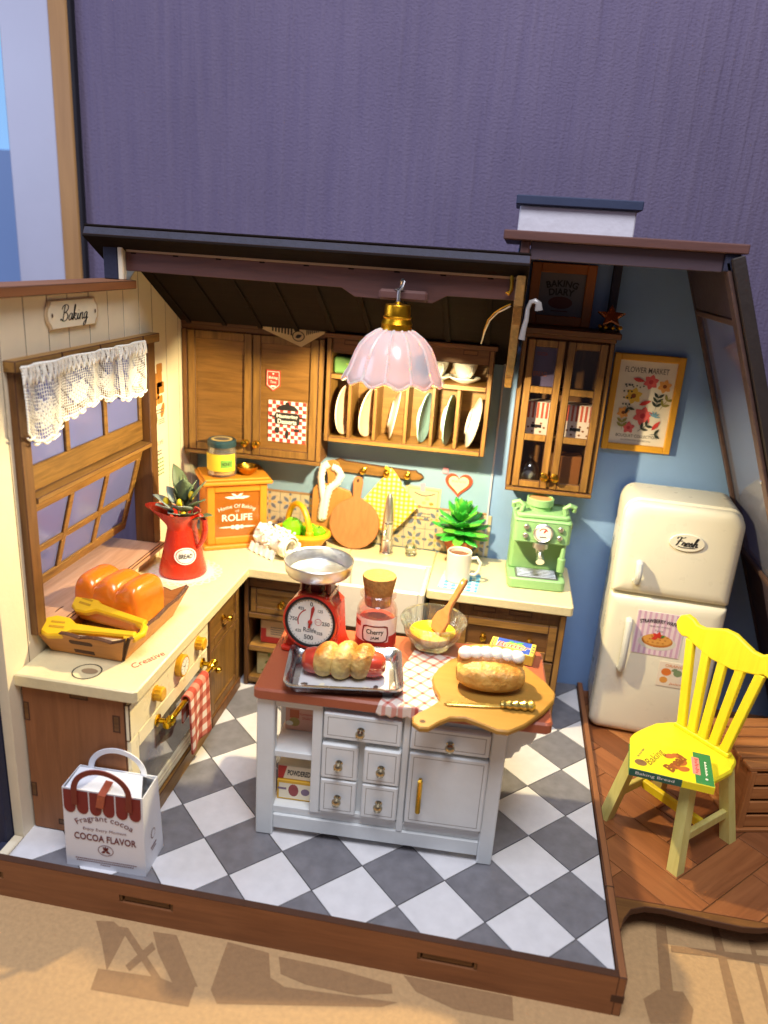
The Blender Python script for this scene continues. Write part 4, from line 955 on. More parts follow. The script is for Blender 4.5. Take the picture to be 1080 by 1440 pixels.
# things stuck on the cabinet doors
fl = thing('paper_flyer', 'tan newsprint flyer corner hanging over the wall cabinet top', 'paper', (-4.6, 8.78, 11.0))
mb = MB(); mb.add([(-5.85,8.785,11.66),(-3.35,8.785,11.66),(-4.25,8.77,11.08),(-5.6,9.5,11.67),(-3.45,9.5,11.67)], [(0,1,2),(0,3,4,1)]); mb.build('sheet', mat('newsprint', 'cbb78e', .8, .1), fl, w=True, smooth=0, solid=.012)
mb = MB(PF(8.768)); o1, o2 = circ(-4.35,11.4,.2,.16,20), circ(-4.35,11.4,.17,.135,20); mb.add([(p[0],p[1],.008) for p in o1+o2], [[i,(i+1)%20,20+(i+1)%20,20+i] for i in range(20)]); mb.flat(leafo(-4.45,11.36,.22,.12,20), .008)
for k in range(7): mb.rect(-5.2+k*.1, -5.15+k*.1, 11.5-k*.015, 11.63, .008); mb.rect(-4.1+k*.06,-4.07+k*.06,11.45+k*.02,11.62,.008)
mb.build('print', INK, fl, w=True, smooth=0, fix=False)
pn = thing('pennant_sticker', 'small red pennant sticker on the wall cabinet door', 'sticker', (-5.15, 8.88, 9.6))
MP2 = PF(8.878); o = [(-5.39,10.28),(-4.93,10.28),(-4.93,9.78),(-5.16,9.6),(-5.39,9.78)]
mb = MB(MP2); mb.prism(o, 0, .02); mb.build('sticker', mat('pennant_red', 'b3392c', .6), pn, w=True, smooth=0)
mb = MB(MP2); mb.add([(p[0]*.86+-5.16*.14, p[1]*.86+9.98*.14, .023) for p in o]+[(p[0]*.80+-5.16*.2, p[1]*.80+9.98*.2, .023) for p in o], [[i,(i+1)%5,5+(i+1)%5,5+i] for i in range(5)]); mb.rect(-5.24,-5.08,9.74,9.79,.023); mb.flat(circ(-5.16,10.16,.03,.03,8),.023); mb.build('print', WHITEINK, pn, w=True, smooth=0, fix=False)
text('Baking', .1, WHITEINK, pn, MP2, -5.16, 10.03, .3, .2, .01, z=.024); text('Time', .09, WHITEINK, pn, MP2, -5.16, 9.9, .2, .1, z=.024)
ms = thing('checkered_card', 'red and white checkered card reading Mastering Desserts on the cabinet door', 'card', (-4.68, 8.88, 7.98))
X0, X1, Z0, Z1 = -5.3, -4.05, 7.98, 9.32
mb = MB(MP2); mb.box(X0, X1, Z0, Z1, 0, .02, 0); mb.build('card', mat('card_white', 'eee4e0', .6), ms, w=True, smooth=0)
mb = MB(MP2); n, m_ = 10, 11; dx, dz = (X1-X0)/n, (Z1-Z0)/m_
for i in range(n):
    for j in range(m_):
        if (i+j) % 2: mb.rect(X0+i*dx, X0+(i+1)*dx, Z0+j*dz, Z0+(j+1)*dz, .0225)
mb.build('checks', mat('card_red', 'b9372f', .6), ms, w=True, smooth=0, fix=False)
mb = MB(MP2); c = -4.675
mb.flat(rrect(c-.42,c+.42,8.55,8.95,.1,3), .025); mb.flat(circ(c,9.02,.36,.2,16,0,0,180), .0252); mb.flat(circ(c,9.24,.07,.06,10), .0254)
for s_ in (-1,1): mb.rect(c+s_*.5-.1, c+s_*.5+.1, 8.78, 8.84, .0252)
mb.flat(leafo(c,8.42,.36,.14,-90), .025); mb.flat(circ(c-.33,8.36,.09,.11,10), .025); mb.flat(circ(c+.32,8.4,.11,.06,10), .025)
mb.build('pot_print', INK, ms, w=True, smooth=0, fix=False)
text('Mastering', .15, WHITEINK, ms, MP2, c, 8.82, .7, .0, .02, z=.027); text('Desserts', .15, WHITEINK, ms, MP2, c, 8.66, .62, .0, .02, z=.027)

# ---- plate rack
rk = thing('plate_rack', 'oak plate rack shelf with five dividers on the back wall', 'shelf', (-.9, 9.4, 8.2))
for x0, x1 in ((-3.42,-3.27),(1.55,1.7)):
    mb = MB(); mb.box(x0, x1, 8.7, 9.97, 8.2, 11.45, .02, em=1); mb.build('side', [OAK['Z'], BURN], rk, w=True)
mb = MB(); mb.box(-3.5, 1.78, 8.62, 9.97, 11.45, 11.6, .02, em=1); mb.build('top', [DARKOAK['X'], BURN], rk, w=True)
mb = MB(); mb.box(-3.27, 1.55, 8.68, 9.97, 8.2, 8.36, .02, em=1); mb.build('bottom_shelf', [OAK['X'], BURN], rk, w=True)
mb = MB(); mb.box(-3.27, 1.55, 8.72, 9.95, 10.2, 10.36, .02, em=1); mb.build('upper_shelf', [OAK['X'], BURN], rk, w=True)
mb = MB(); mb.box(-3.27, 1.55, 9.9, 9.97, 8.36, 11.45, .01); mb.build('back', OAK['X'], rk, w=True)
mb = MB(); mb.box(-3.27, 1.55, 8.78, 8.86, 11.0, 11.45, .02, em=1); mb.build('header', [DARKOAK['X'], BURN], rk, w=True)
for x in (-2.9, .75): slot(rk, PF(8.78), x, x+.45, 11.26, 11.42)
for x in (-2.64,-1.82,-.84,-.02,.74):
    mb = MB(); mb.box(x-.06, x+.06, 8.74, 9.9, 8.36, 10.2, .015, em=1); mb.build('divider', [OAK['Z'], BURN], rk, w=True)
def plate(loc, yaw, tilt, m_, lab, r=.8):
    t = thing('plate', lab, 'plate', loc, yaw, 'plates standing in the oak rack')
    mb = MB(T((0,0,r+.0)) @ RX(tilt) @ RX(90)); mb.lathe([(0,.04),(r*.55,.04),(r*.62,.06),(r*.95,.14),(r,.15),(r*.98,.19),(r*.64,.11),(r*.55,.09),(0,.09)], 36); mb.build('dish', m_, t)
    mb = MB(T((0,0,r)) @ RX(tilt) @ RX(90)); mb.lathe([(r*.55,.04),(r*.52,0),(r*.47,0),(r*.46,.04)], 30); mb.build('foot_ring', m_, t)
PK_ = mat('blush_ceramic', 'ead0b4', .3, .03, coat=.3); BC = mat('aqua_ceramic', '9cc9cf', .3, .04, coat=.3)
plate((-2.98,9.15,8.39), 78, 0, PK_, 'blush plate in the first slot of the rack by the wall cabinet'); plate((-2.2,9.2,8.39), 76, 6, PK_, 'blush plate in the second rack slot from the wall cabinet')
plate((-1.4,9.15,8.39), 98, 10, WAX, 'thin cream plate leaning in the third rack slot'); plate((-.42,9.15,8.39), 80, 4, BC, 'aqua plate in the fourth rack slot from the wall cabinet')
plate((.33,9.15,8.39), 82, 3, BC, 'aqua plate in the fifth rack slot beside the leaning white plate'); plate((1.1,9.15,8.39), 100, 12, WAX, 'white plate leaning in the last rack slot by the blue wall')
gb = thing('green_book', 'small green book lying on the plate rack upper shelf', 'book', (-2.85, 9.2, 10.37))
B(gb, 'cover', mat('leaf_green_cloth', '5f8a4a', .6), -3.22, -2.3, 8.85, 9.6, 10.37, 10.86, .05); B(gb, 'pages', PAPER, -3.2, -2.28, 8.9, 9.62, 10.42, 10.81, .01)
text('TEA', .18, mat('lime_ink', 'b8cc3a', .6), gb, PF(8.848), -2.62, 10.6, .4, 0)
for k, x in enumerate((.84, -.05)):
    cu = thing('teacup', ('cream teacup and saucer at the open end of the rack shelf', 'second cream teacup half hidden behind the lampshade on the rack')[k], 'cup', (x, 9.2, 10.365), -10, 'teacups on the plate rack')
    mb = MB(); mb.lathe([(0,.0),(.2,0),(.24,.02),(.42,.1),(.5,.16),(.49,.19),(.4,.13),(.22,.06),(0,.05)], 30); mb.build('saucer', WAX, cu)
    mb = MB(); mb.lathe([(0,.1),(.15,.1),(.2,.14),(.29,.3),(.36,.5),(.38,.62),(.35,.62),(.33,.5),(.26,.3),(.17,.17),(0,.15)], 30); mb.build('cup', WAX, cu)
    mb = MB(); mb.tube([(.2,-.26,.52),(.3,-.42,.55),(.34,-.5,.42),(.27,-.42,.28),(.16,-.22,.25)], .045, 8); mb.build('handle', WAX, cu)

# ---- pendant lamp (lit)
LX, LY = -.74, 4.75
lm = thing('pendant_lamp', 'fluted white petal pendant lamp with gold cap, lit', 'lamp', (LX, LY, 10.7))
mp_ = MB(); mp_.box(LX-.55, LX+.68, 4.98, 5.26, 12.9, 13.16, .06); mp_.build('mount', ROOFW['X'], lm, w=True)
mp_ = MB(); mp_.tube([(LX,5.1,13.15),(LX+.02,5.0,13.32),(LX+.05,4.92,13.4),(LX+.1,4.85,13.36),(LX+.08,4.8,13.25),(LX,LY,13.15),(LX,LY,12.85)], .045, 8).cyl(LX-.03, 5.1, 13.14, 13.19, .16, 14); mp_.build('hook', CHROME, lm, w=True)
mb = MB(T((LX,LY,0))); mb.lathe([(0,12.9),(.06,12.89),(.1,12.84),(.3,12.82),(.32,12.78),(.33,12.55),(.36,12.52),(.34,12.48),(.37,12.4),(.39,12.36),(.38,12.3),(.39,12.22),(.36,12.18)], 30); mb.build('cap', GOLD, lm, w=True)
def shade_m():
    m = bpy.data.materials.new('opal_petal'); m.use_nodes = True; MATS['opal_petal'] = m; nt = m.node_tree; N, L = nt.nodes, nt.links; N.remove(N['Principled BSDF'])
    d = N.new('ShaderNodeBsdfDiffuse'); d.inputs[0].default_value = (.58,.56,.58,1); t = N.new('ShaderNodeBsdfTranslucent'); t.inputs[0].default_value = (1.0,.55,.25,1)
    a = N.new('ShaderNodeMixShader'); a.inputs[0].default_value = .055; L.new(d.outputs[0], a.inputs[1]); L.new(t.outputs[0], a.inputs[2])
    g = N.new('ShaderNodeBsdfGlossy'); g.inputs['Roughness'].default_value = .18; b = N.new('ShaderNodeMixShader'); b.inputs[0].default_value = .05
    L.new(a.outputs[0], b.inputs[1]); L.new(g.outputs[0], b.inputs[2]); L.new(b.outputs[0], N['Material Output'].inputs[0]); return m
NP = 12
pr = [(.36,12.2),(.5,12.14),(.7,12.0),(.88,11.8),(.99,11.58),(1.07,11.36),(1.15,11.16),(1.23,11.04)]
def pet(a, r, z):
    t = (12.2-z)/1.16; f = math.sin(a*NP/2)**2; return (1+.055*t*f, -.12*t**4*f)
mb = MB(T((LX,LY,0))); mb.lathe(pr, 12*NP, scallop=pet); sh = mb.build('shade', shade_m(), lm, w=True, smooth=60, solid=.04, fix=False)
mb = MB(T((LX,LY,0)))
for k in range(NP):
    a = 2*PI*(k)/NP
    mb.tube([((r+.012)*math.cos(a), (r+.012)*math.sin(a), z) for r, z in pr], .045, 6)
mb.build('rib', mat('opal_rib', 'dcd4d0', .3, .02, sss=.2), sh, w=True)
mb = MB(T((LX,LY,0))); rim = [pet(2*PI*i/144, 1, 11.04) for i in range(144)]
mb.tube([(1.23*rim[i][0]*math.cos(2*PI*i/144), 1.23*rim[i][0]*math.sin(2*PI*i/144), 11.04+rim[i][1]) for i in range(144)], .04, 6, closed=True); mb.build('rim', mat('opal_rib', 'dcd4d0', .3), sh, w=True)
mb = MB(T((LX,LY,0))); mb.ell((0.62,-.5,11.3), (.16,.16,.2), 16, 10); mb.build('bulb', emit('lit_bulb', 'ffd9a0', 8), lm, w=True)
lamp('pendant_light', 'POINT', (LX+.36, LY-.2, 11.08), 1.12, (1.0, .80, .43), .16)

# ---- hook rail, boards, cloth and papers on the back wall
hr = thing('hook_rail', 'oak hook rail with three brass knobs on the back wall', 'rail', (-1.8, 9.9, 6.95))
o = [(-3.2,6.98),(-2.9,6.9),(-.6,6.86),(-.35,6.9),(-.22,7.0),(-.3,7.1),(-.42,7.14),(-.5,7.22),(-.65,7.2),(-1.2,7.22),(-2.9,7.3),(-3.1,7.36),(-3.25,7.3),(-3.38,7.2),(-3.3,7.08)]
mb = MB(PF(9.99)); mb.prism(o, 0, .13, .02, em=1); mb.build('board', [OAK['X'], BURN], hr, w=True)
for x in (-2.25,-1.45,-.75): knob(hr, PF(9.86) @ T((x, 7.06, .06)), BRASS, .12)
def pad(o, n=0): return o
BW = {'z': wood('board_wood', 'c48c4a', 'ac7639', 'Z', .5, 1.0, rnd=.06)}
cb = thing('square_cutting_board', 'square wooden cutting board with lace ribbon hanging by its handle', 'cutting board', (-3.2, 9.6, 4.42))
o = [(-3.98,5.0),(-2.6,4.7),(-2.55,6.1),(-2.68,6.3),(-3.1,6.4),(-3.12,6.75),(-3.02,7.0),(-3.1,7.25),(-3.28,7.33),(-3.47,7.28),(-3.54,7.08),(-3.46,6.8),(-3.44,6.48),(-3.82,6.42),(-3.95,6.25)]
mb = MB(PF(9.8)); mb.prism(o, 0, .12, .02); mb.build('board', BW['z'], cb, w=True)
def ribbon(mb, path, wd):
    n = len(path); P = [Vector(p) for p in path]; vs = []
    for i in range(n):
        t = P[min(i+1,n-1)]-P[max(i-1,0)]; q = Vector((-t.z, 0, t.x)).normalized(); e = wd*(.5+.06*(-1)**i); vs += [P[i]-q*e+Vector((0,.02,0)), P[i]-Vector((0,.02,0)), P[i]+q*e+Vector((0,.02,0))]
    mb.add(vs, [[i*3+k, i*3+k+1, i*3+k+4, i*3+k+3] for i in range(n-1) for k in (0,1)])
def dense(path, m=5):
    o = []
    for a, b in zip(path, path[1:]):
        for i in range(m): o.append(Vector(a).lerp(Vector(b), i/m))
    return o+[Vector(path[-1])]
mb = MB()
for path in ([(-3.42,9.64,7.2),(-3.62,9.62,7.05),(-3.68,9.62,6.7),(-3.62,9.62,6.3),(-3.55,9.62,5.9),(-3.6,9.62,5.5),(-3.62,9.62,5.15)],[(-3.3,9.62,7.1),(-3.1,9.6,7.05),(-2.98,9.6,6.85),(-3.12,9.6,6.55),(-3.35,9.6,6.35),(-3.45,9.6,6.0),(-3.5,9.6,5.6),(-3.55,9.6,5.2)]):
    ribbon(mb, dense(path), .24)
mb.build('lace_ribbon', LACE, cb, w=True, smooth=60, solid=.02, fix=False)
rb = thing('round_cutting_board', 'round wooden cutting board with handle leaning on the back wall', 'cutting board', (-2.4, 9.5, 4.41))
o = [(-2.4+.86*math.cos(math.radians(a)), 5.27+.86*math.sin(math.radians(a))) for a in range(-252, 73, 9)]
o += [(-2.27,6.18),(-2.25,6.4),(-2.23,6.7),(-2.28,6.85),(-2.4,6.9),(-2.52,6.85),(-2.57,6.7),(-2.55,6.4),(-2.53,6.18)]
ML = T((0,9.3,4.41)) @ RX(-12) @ T((0,0,-4.41)) @ PF(0)
mb = MB(ML); mb.prism(o, 0, .1, .02); mb.build('board', wood('board_beech', 'b97b4a', 'a66a3c', 'Z', .5, .8, rnd=.05), rb, w=True)
mb = MB(ML); mb.flat(circ(-2.4,6.74,.045,.07,12), .103); mb.build('hang_hole', BURN, rb, w=True, smooth=0, fix=False)
yc = thing('yellow_cloth', 'yellow gingham cloth hanging in a diamond from the hook rail', 'cloth', (-1.3, 9.8, 4.75))
mb = MB()
def ycf(u, v):
    a, b = u-.5, v-.5; x = -1.3+(a-b)*.97*1.02+.0; z = 6.02+(a+b)*-1.25+.03*(a-b); fold = (1-min(1, abs(a)+abs(b)))
    return (x, 9.72-.06*fold+.05*math.sin((a-b)*9)*(.3+abs(a+b)), z-.05*abs(a-b))
mb.grid(24, 24, ycf); yo = mb.build('cloth', checks('yellow_gingham', 'f4ecc8', 'eccf52', 'dcae1c', .155, 'XZ'), yc, w=True, smooth=60, solid=.03, fix=False)
mb = MB(); mb.tube([(-1.5,9.74,7.2),(-1.47,9.66,7.28),(-1.4,9.66,7.22),(-1.38,9.72,7.1),(-1.42,9.74,6.98)], .06, 7); mb.build('hanging_loop', mat('yellow_cord', 'e2bb2c', .7), yc, w=True)
nt_ = thing('recipe_note', 'cream recipe note with pink tape on the back wall', 'note', (-.2, 9.99, 5.3))
MN = PF(9.96)
mb = MB(MN); mb.flat([(-.84,5.36),(.38,5.4),(.4,6.64),(-.8,6.68)], 0); mb.build('sheet', mat('note_paper', 'd6cc98', .7), nt_, w=True, smooth=0, solid=.01)
mb = MB(MN); mb.tube([(-.5+.1*k, 6.45-.10*math.sin(PI*k/7), .01) for k in range(8)], .022, 4, m=0)
for a, b, c in ((-.5,6.05,1),(-.15,6.1,2),(.1,6.08,1),(-.3,5.95,0),(0,5.9,3),(-.05,6.25,2)): mb.flat(circ(a,b,.08,.06,10), .008, None, c)
for k in range(3): mb.rect(-.55, .1, 5.7-k*.11, 5.73-k*.11, .008, None, 0)
mb.add([(p[0],p[1],.007) for p in [(-.74,5.44),(.31,5.47),(.32,6.56),(-.71,6.6)]+[(-.72,5.46),(.29,5.49),(.3,6.54),(-.69,6.58)]], [[i,(i+1)%4,4+(i+1)%4,4+i] for i in range(4)])
mb.build('print', [INKG, mat('orange_print','d98634',.7), mat('tan_print','c7a878',.7), mat('pinkish_print','d8a0a0',.7)], nt_, w=True, smooth=0, fix=False)
mb = MB(MN); mb.flat([(-.3,6.5),(-.14,6.5),(-.16,6.78),(-.32,6.76)], .014); mb.build('tape', mat('pink_tape', 'e39ab4', .6), nt_, w=True, smooth=0, fix=False)
ht = thing('heart_card', 'red heart shaped card with pink tape above the succulent', 'card', (.95, 9.98, 6.45))
def heart(s): return [(.95+s*.42*(16*math.sin(t)**3)/16, 6.9+s*.42*(13*math.cos(t)-5*math.cos(2*t)-2*math.cos(3*t)-math.cos(4*t))/16) for t in [2*PI*i/36 for i in range(36)]]
mb = MB(MN); mb.prism(heart(1.08), 0, .02); mb.build('rim', mat('heart_red', 'd2492c', .6), ht, w=True, smooth=0)
mb = MB(MN); mb.flat(heart(.8), .024); mb.build('face', mat('heart_cream', 'ece0b8', .7), ht, w=True, smooth=0, fix=False)
text('BREAD NOTES', .08, INKG, ht, MN, .95, 6.98, .46, 0, z=.027); text('SWEET', .07, mat('lilac_ink', 'b07aa8', .6), ht, MN, .95, 6.84, .3, .1, z=.027)
mb = MB(MN); mb.flat([(.38,7.22),(.56,7.2),(.58,7.4),(.4,7.42)], .028); mb.build('tape', mat('pink_tape', 'e39ab4', .6), ht, w=True, smooth=0, fix=False)
# ---- sink
sk = thing('sink', 'white ceramic apron sink set into the back counter', 'sink', (-1, 8, 0))
mb = MB(); mb.frame(-2.4, .42, 6.3, 8.55, .16, 3.0, 4.42, .05); mb.build('basin', mat('sink_ceramic', 'd9d5cb', .25, .02, coat=.4), sk, w=True)
B(sk, 'basin_floor', mat('sink_ceramic', 'efece4', .25), -2.26, .28, 6.44, 8.42, 3.0, 3.5)
B(sk, 'ledge', STONE, -2.41, .43, 8.56, 9.98, 4.08, 4.4, .03)
B(sk, 'under_panel', DARKOAK['X'], -2.44, .44, 6.97, 9.9, 0, 2.98)
fc = thing('faucet', 'tall chrome column faucet behind the sink', 'faucet', (-1.22, 9.25, 4.41))
mb = MB(); mb.lathe([(0,0),(.23,0),(.24,.05),(.21,.1),(.2,.5),(.18,.52),(.18,1.05),(.19,1.08),(.17,1.12),(.17,1.14)], 24); mb.build('column', CHROME, fc)
mb = MB(); mb.lathe([(.17,1.14),(.18,1.2),(.15,1.7),(.11,1.98),(.05,2.12),(0,2.14)], 24); mb.build('lever', STEEL, fc)
mb = MB(); mb.tube([(0,-.1,1.05),(0,-.4,1.08),(0,-.7,1.0),(0,-.75,.9)], .07, 10); mb.build('spout', CHROME, fc)
gk = thing('glass_tap_knob', 'small clear glass tap knob beside the faucet', 'knob', (-.4, 9.3, 4.41))
mb = MB(); mb.lathe([(0,0),(.16,0),(.18,.04),(.14,.12),(.2,.2),(.2,.32),(.15,.38),(0,.38)], 10); mb.build('knob', thin_glass('crystal', 'e9efe9', .3, .05), gk, smooth=20)
# ---- apple basket and lace cloth roll
ab = thing('apple_basket', 'yellow rimmed basket with hoop handle and green apples in the corner', 'basket', (-4.1, 9.0, 4.41), -8)
YB = mat('amber_plastic', 'e0a41a', .35, .05)
mb = MB(); mb.lathe([(0,0),(.6,0),(.66,.05),(.86,.42),(.9,.5),(.82,.46),(.6,.08),(0,.06)], 30, sx=1.05, sy=.75); mb.build('bowl', YB, ab)
mb = MB(); mb.tube([(.92*math.cos(2*PI*i/40), .66*math.sin(2*PI*i/40), .5) for i in range(40)], .1, 8, closed=True); mb.build('rim', YB, ab)
mb = MB(); mb.tube([(-.1+.55*math.cos(PI-PI*i/16), -.1-.35*math.cos(PI-PI*i/16), .5+1.0*math.sin(PI*i/16)) for i in range(17)], .1, 10).cyl(-.65,.25,.42,.72,.13,12).cyl(.45,-.45,.42,.72,.13,12); mb.build('handle', YB, ab)
for k, (x, y, z, r) in enumerate(((-4.42, 8.95, 4.52, .38), (-3.85, 9.1, 4.48, .3), (-3.55, 9.05, 4.5, .27))):
    ap = thing('apple', ('large bright green apple in the yellow rimmed basket', 'half hidden green apple in the middle of the basket', 'small green apple at the basket rim by the cutting board')[k], 'apple', (x, y, z+.1), 0, 'green apples in the basket')
    mb = MB(); mb.lathe([(0,.06*r),(.25*r,0),(.7*r,.25*r),(r,.9*r),(.92*r,1.5*r),(.5*r,1.9*r),(.15*r,1.82*r),(0,1.72*r)], 24); mb.build('fruit', mat('apple_green', '78d61a', .25, .06, coat=.3), ap)
    mb = MB(); mb.tube([(0,0,1.7*r),(.03,.01,2.1*r)], .02, 5); mb.build('stalk', BURN, ap)
lr = thing('lace_roll', 'rolled cream lace cloth lying in front of the apple basket', 'cloth', (-4.7, 8.05, 4.41), -34)
mb = MB()
def roll(u, v):
    a = u*4*PI; r = .22+.2*u+.02*math.sin(v*23)+.015*math.sin(v*41+a*3); x = -.75+1.5*v
    return (x, r*math.cos(a)*.95, .46+r*math.sin(a)+.03*math.sin(v*9+a))
mb.grid(60, 26, roll); mb.build('roll', LACE, lr, smooth=60, solid=.03, fix=False)
mb = MB()
for k in range(60):
    a = random.uniform(0, PI*1.1); v = random.uniform(-.7, .7); mb.ell((v, .43*math.cos(a), .46+.44*math.sin(a)), (.05,.05,.05), 7, 5)
for k in range(3): mb.grid(14, 6, lambda u, v, k=k: (-.8+.7*u+.3*k, -.42-.12*v, .3-.28*v+.03*math.sin(u*17+k)))
mb.build('lace_knots', LACE, lr, smooth=60, fix=False)
# ---- right base cabinet + counter + things on it
rc = thing('drawer_cabinet', 'oak drawer cabinet right of the sink under the coffee machine', 'cabinet', (2.6, 8.4, 0))
mb = MB(); mb.box(.55, 4.72, 7.02, 9.95, 0, 4.06, .02, em=1); mb.build('carcass', [DARKOAK['Z'], BURN], rc, w=True)
for a, b in ((4.52,4.72),(.55,1.5)): mb = MB(PF(7.02)); mb.box(a, b, 0, 4.0, 0, .09, .02, em=1); mb.build('stile', [OAK['Z'], BURN], rc, w=True)
panelled(rc, 'drawer', PF(7.02), 1.52, 4.5, 2.42, 3.6, OAK['X'], DARKOAK['X'], .26, [(2.3,3.02),(3.72,3.02)], d=.12)
panelled(rc, 'drawer', PF(7.02), 1.52, 4.5, 1.2, 2.36, OAK['X'], DARKOAK['X'], .26, [(2.3,1.8),(3.72,1.8)], d=.12)
panelled(rc, 'drawer', PF(7.02), 1.52, 4.5, .1, 1.14, OAK['X'], DARKOAK['X'], .26, [(2.3,.6),(3.72,.6)], d=.12)
for x in (1.9, 3.0): slot(rc, PF(7.0), x, x+.7, 3.78, 3.96)
c2 = MB(); c2.prism(rrect(.44, 4.86, 6.74, 9.99, .1, 4), 4.08, 4.4, .04); c2o = c2.build('countertop', STONE); tag(c2o, 'cream countertop slab under the coffee machine and mug', 'countertop')
su = thing('succulent', 'bright green succulent in a terracotta pot by the back wall', 'plant', (1.2, 9.25, 4.405))
mb = MB(); mb.lathe([(0,0),(.32,0),(.34,.02),(.43,.62),(.5,.62),(.51,.86),(.46,.88),(.42,.8),(0,.78)], 26); mb.build('pot', mat('terracotta', 'c2683a', .7, .1), su)
SG = mat('succulent_green', '2f9a34', .35, .25, 4, coat=.2); SG2 = mat('succulent_lime', '63b53c', .35, .2, 4, coat=.2)
for ring, (n, el, L, z, wd_) in enumerate(((8,-10,.84,1.0,.42),(9,8,.86,1.1,.44),(9,26,.8,1.25,.42),(8,44,.74,1.42,.38),(6,62,.64,1.55,.32),(3,80,.5,1.7,.24))):
    for k in range(n):
        az = 360/n*k+ring*23+random.uniform(-8,8)
        mb = MB(T((0,0,z)) @ RZ(az) @ RY(-el+random.uniform(-6,6)))
        L_v = L*random.uniform(.82,1.12); wv = wd_*random.uniform(.8,1.15); mb.ell((L_v*.55,0,0), (L_v*.5,wv*.5,.055), 12, 8); mb.ell((L_v*.95,0,.02), (L_v*.15,wv*.2,.03), 8, 6); mb.build('leaf', SG if (k+ring)%3 else SG2, su)
mt_ = MB(PT(4.404)); mt_.prism([(.75,7.0),(1.95,6.92),(2.05,8.35),(.85,8.4)], 0, .012); mo = mt_.build('place_mat', checks('blue_gingham', 'd4dacc', '86b6d0', '4a93c0', .24, 'XY'), None, smooth=0); tag(mo, 'blue gingham paper mat under the white mug', 'mat')
mg = thing('mug', 'white mug of coffee on the blue gingham mat', 'mug', (1.3, 7.75, 4.42), -10)
mb = MB(); mb.lathe([(0,0),(.36,0),(.39,.03),(.39,.95),(.37,.97),(.34,.95),(.34,.7),(0,.7)], 30); mb.build('cup', WAX, mg)
mb = MB(); mb.lathe([(.34,.83),(0,.84)], 30); mb.build('coffee', mat('coffee', '6d3d1c', .15, .1), mg)
mb = MB(); mb.tube([(.37,0,.78),(.55,0,.84),(.68,0,.68),(.66,0,.42),(.53,0,.26),(.37,0,.26)], .055, 9); mb.build('handle', WAX, mg)
# ---- mint espresso machine
em_ = thing('coffee_machine', 'mint green espresso machine with round gauge on the right counter', 'coffee machine', (3.7, 8.55, 4.405), 3)
def rb_(x0,x1,y0,y1,z0,z1,r,name,m_=GREEN,par=None,b=.04):
    k = MB(PT(0)); k.prism(rrect(x0,x1,y0,y1,r,5), z0, z1, b); return k.build(name, m_, par or em_)
rb_(-.88,.88,-.85,.85,0,.34,.16,'base'); rb_(-.86,.86,.0,.85,.34,2.3,.14,'column'); hd = rb_(-.88,.88,-.62,.85,1.45,2.2,.16,'head'); rb_(-.82,.82,-.5,.82,2.2,2.34,.16,'top_plate')
mb = MB(); mb.box(-.84,.84,-.625,-.6,2.12,2.16,.01); mb.build('seam', mat('mint_shadow', '5f8f5c', .5), em_)
mb = MB(T((-.1,.15,2.34))); mb.lathe([(0,0),(.36,0),(.36,.12),(.38,.14),(.42,.16),(.42,.36),(.38,.38),(.36,.32),(0,.32)], 28); hp = mb.build('hopper', GREEN, em_)
mb = MB(T((-.1,.15,2.34))); mb.lathe([(.37,.325),(0,.335)], 24); mb.build('beans', mat('ground_coffee', 'c08a5a', .8, .3, 8), hp)
for x, s_ in ((-.68,-1),(.66,1)):
    mb = MB(); mb.tube([(x,-.3,2.36),(x-.05*s_,-.3,2.55),(x+.1*s_,-.28,2.66),(x+.26*s_,-.25,2.6),(x+.24*s_,-.2,2.46)], .08, 9); mb.build('scroll', GREEN, em_)
mb = MB(PF(-.62) @ T((.02,1.82,0))); mb.lathe([(.3,0),(.3,.08),(.26,.11),(.24,.09),(0,.09)], 28); ga = mb.build('gauge', STEEL, em_)
mb = MB(PF(-.62) @ T((.02,1.82,0))); mb.flat(circ(0,0,.235,.235,24), .095, None, 0); mb.flat(leafo(0,0,.19,.06,60), .098, None, 1); mb.flat(circ(0,.03,.14,.14,12,0,20,160)+circ(0,.03,.11,.11,12,0,20,160)[::-1], .0975, None, 1); mb.rect(-.1,.1,-.13,-.1,.0975,None,2); mb.build('gauge_face', [PAPER, REDINK, INK], ga, smooth=0, fix=False)
for x, z in ((-.5,1.98),(-.5,1.7),(.53,1.98),(.53,1.7)):
    mb = MB(PF(-.62) @ T((x,z,0))); mb.lathe([(.085,0),(.085,.06),(.06,.09),(0,.095)], 12); mb.build('button', STEEL, em_)
mb = MB(T((.0,-.5,1.18))); mb.lathe([(.2,.3),(.24,.28),(.24,.12),(.14,.1),(.1,-.08),(0,-.1)], 18); mb.build('group_head', STEEL, em_)
mb = MB(); mb.tube([(0,-.55,1.2),(0,-.85,1.08),(0,-1.0,1.0)], [.09,.12,.13], 12); mb.build('portafilter', CHROME, em_)
mb = MB(); mb.tube([(.72,-.45,1.45),(.72,-.5,1.2),(.7,-.52,.9),(.7,-.52,.62)], [.07,.07,.09,.06], 9).cyl(.71,-.5,.55,1.0,.12,12); mb.build('steam_wand', GREEN, em_)
mb = MB(); mb.prism(rrect(-.66,.66,-.76,-.04,.06,3), .34, .37, .01); tr = mb.build('drip_tray', mat('grey_grid', '5c6460', .4), em_)
for k in range(6): B(tr, 'grille_bar', STEEL, -.6, .6, -.7+k*.12, -.66+k*.12, .371, .392, .006, w=False)
mb = MB(); mb.box(.88,1.0,.1,.4,1.75,1.95,.03); mb.build('side_latch', INKG, em_)
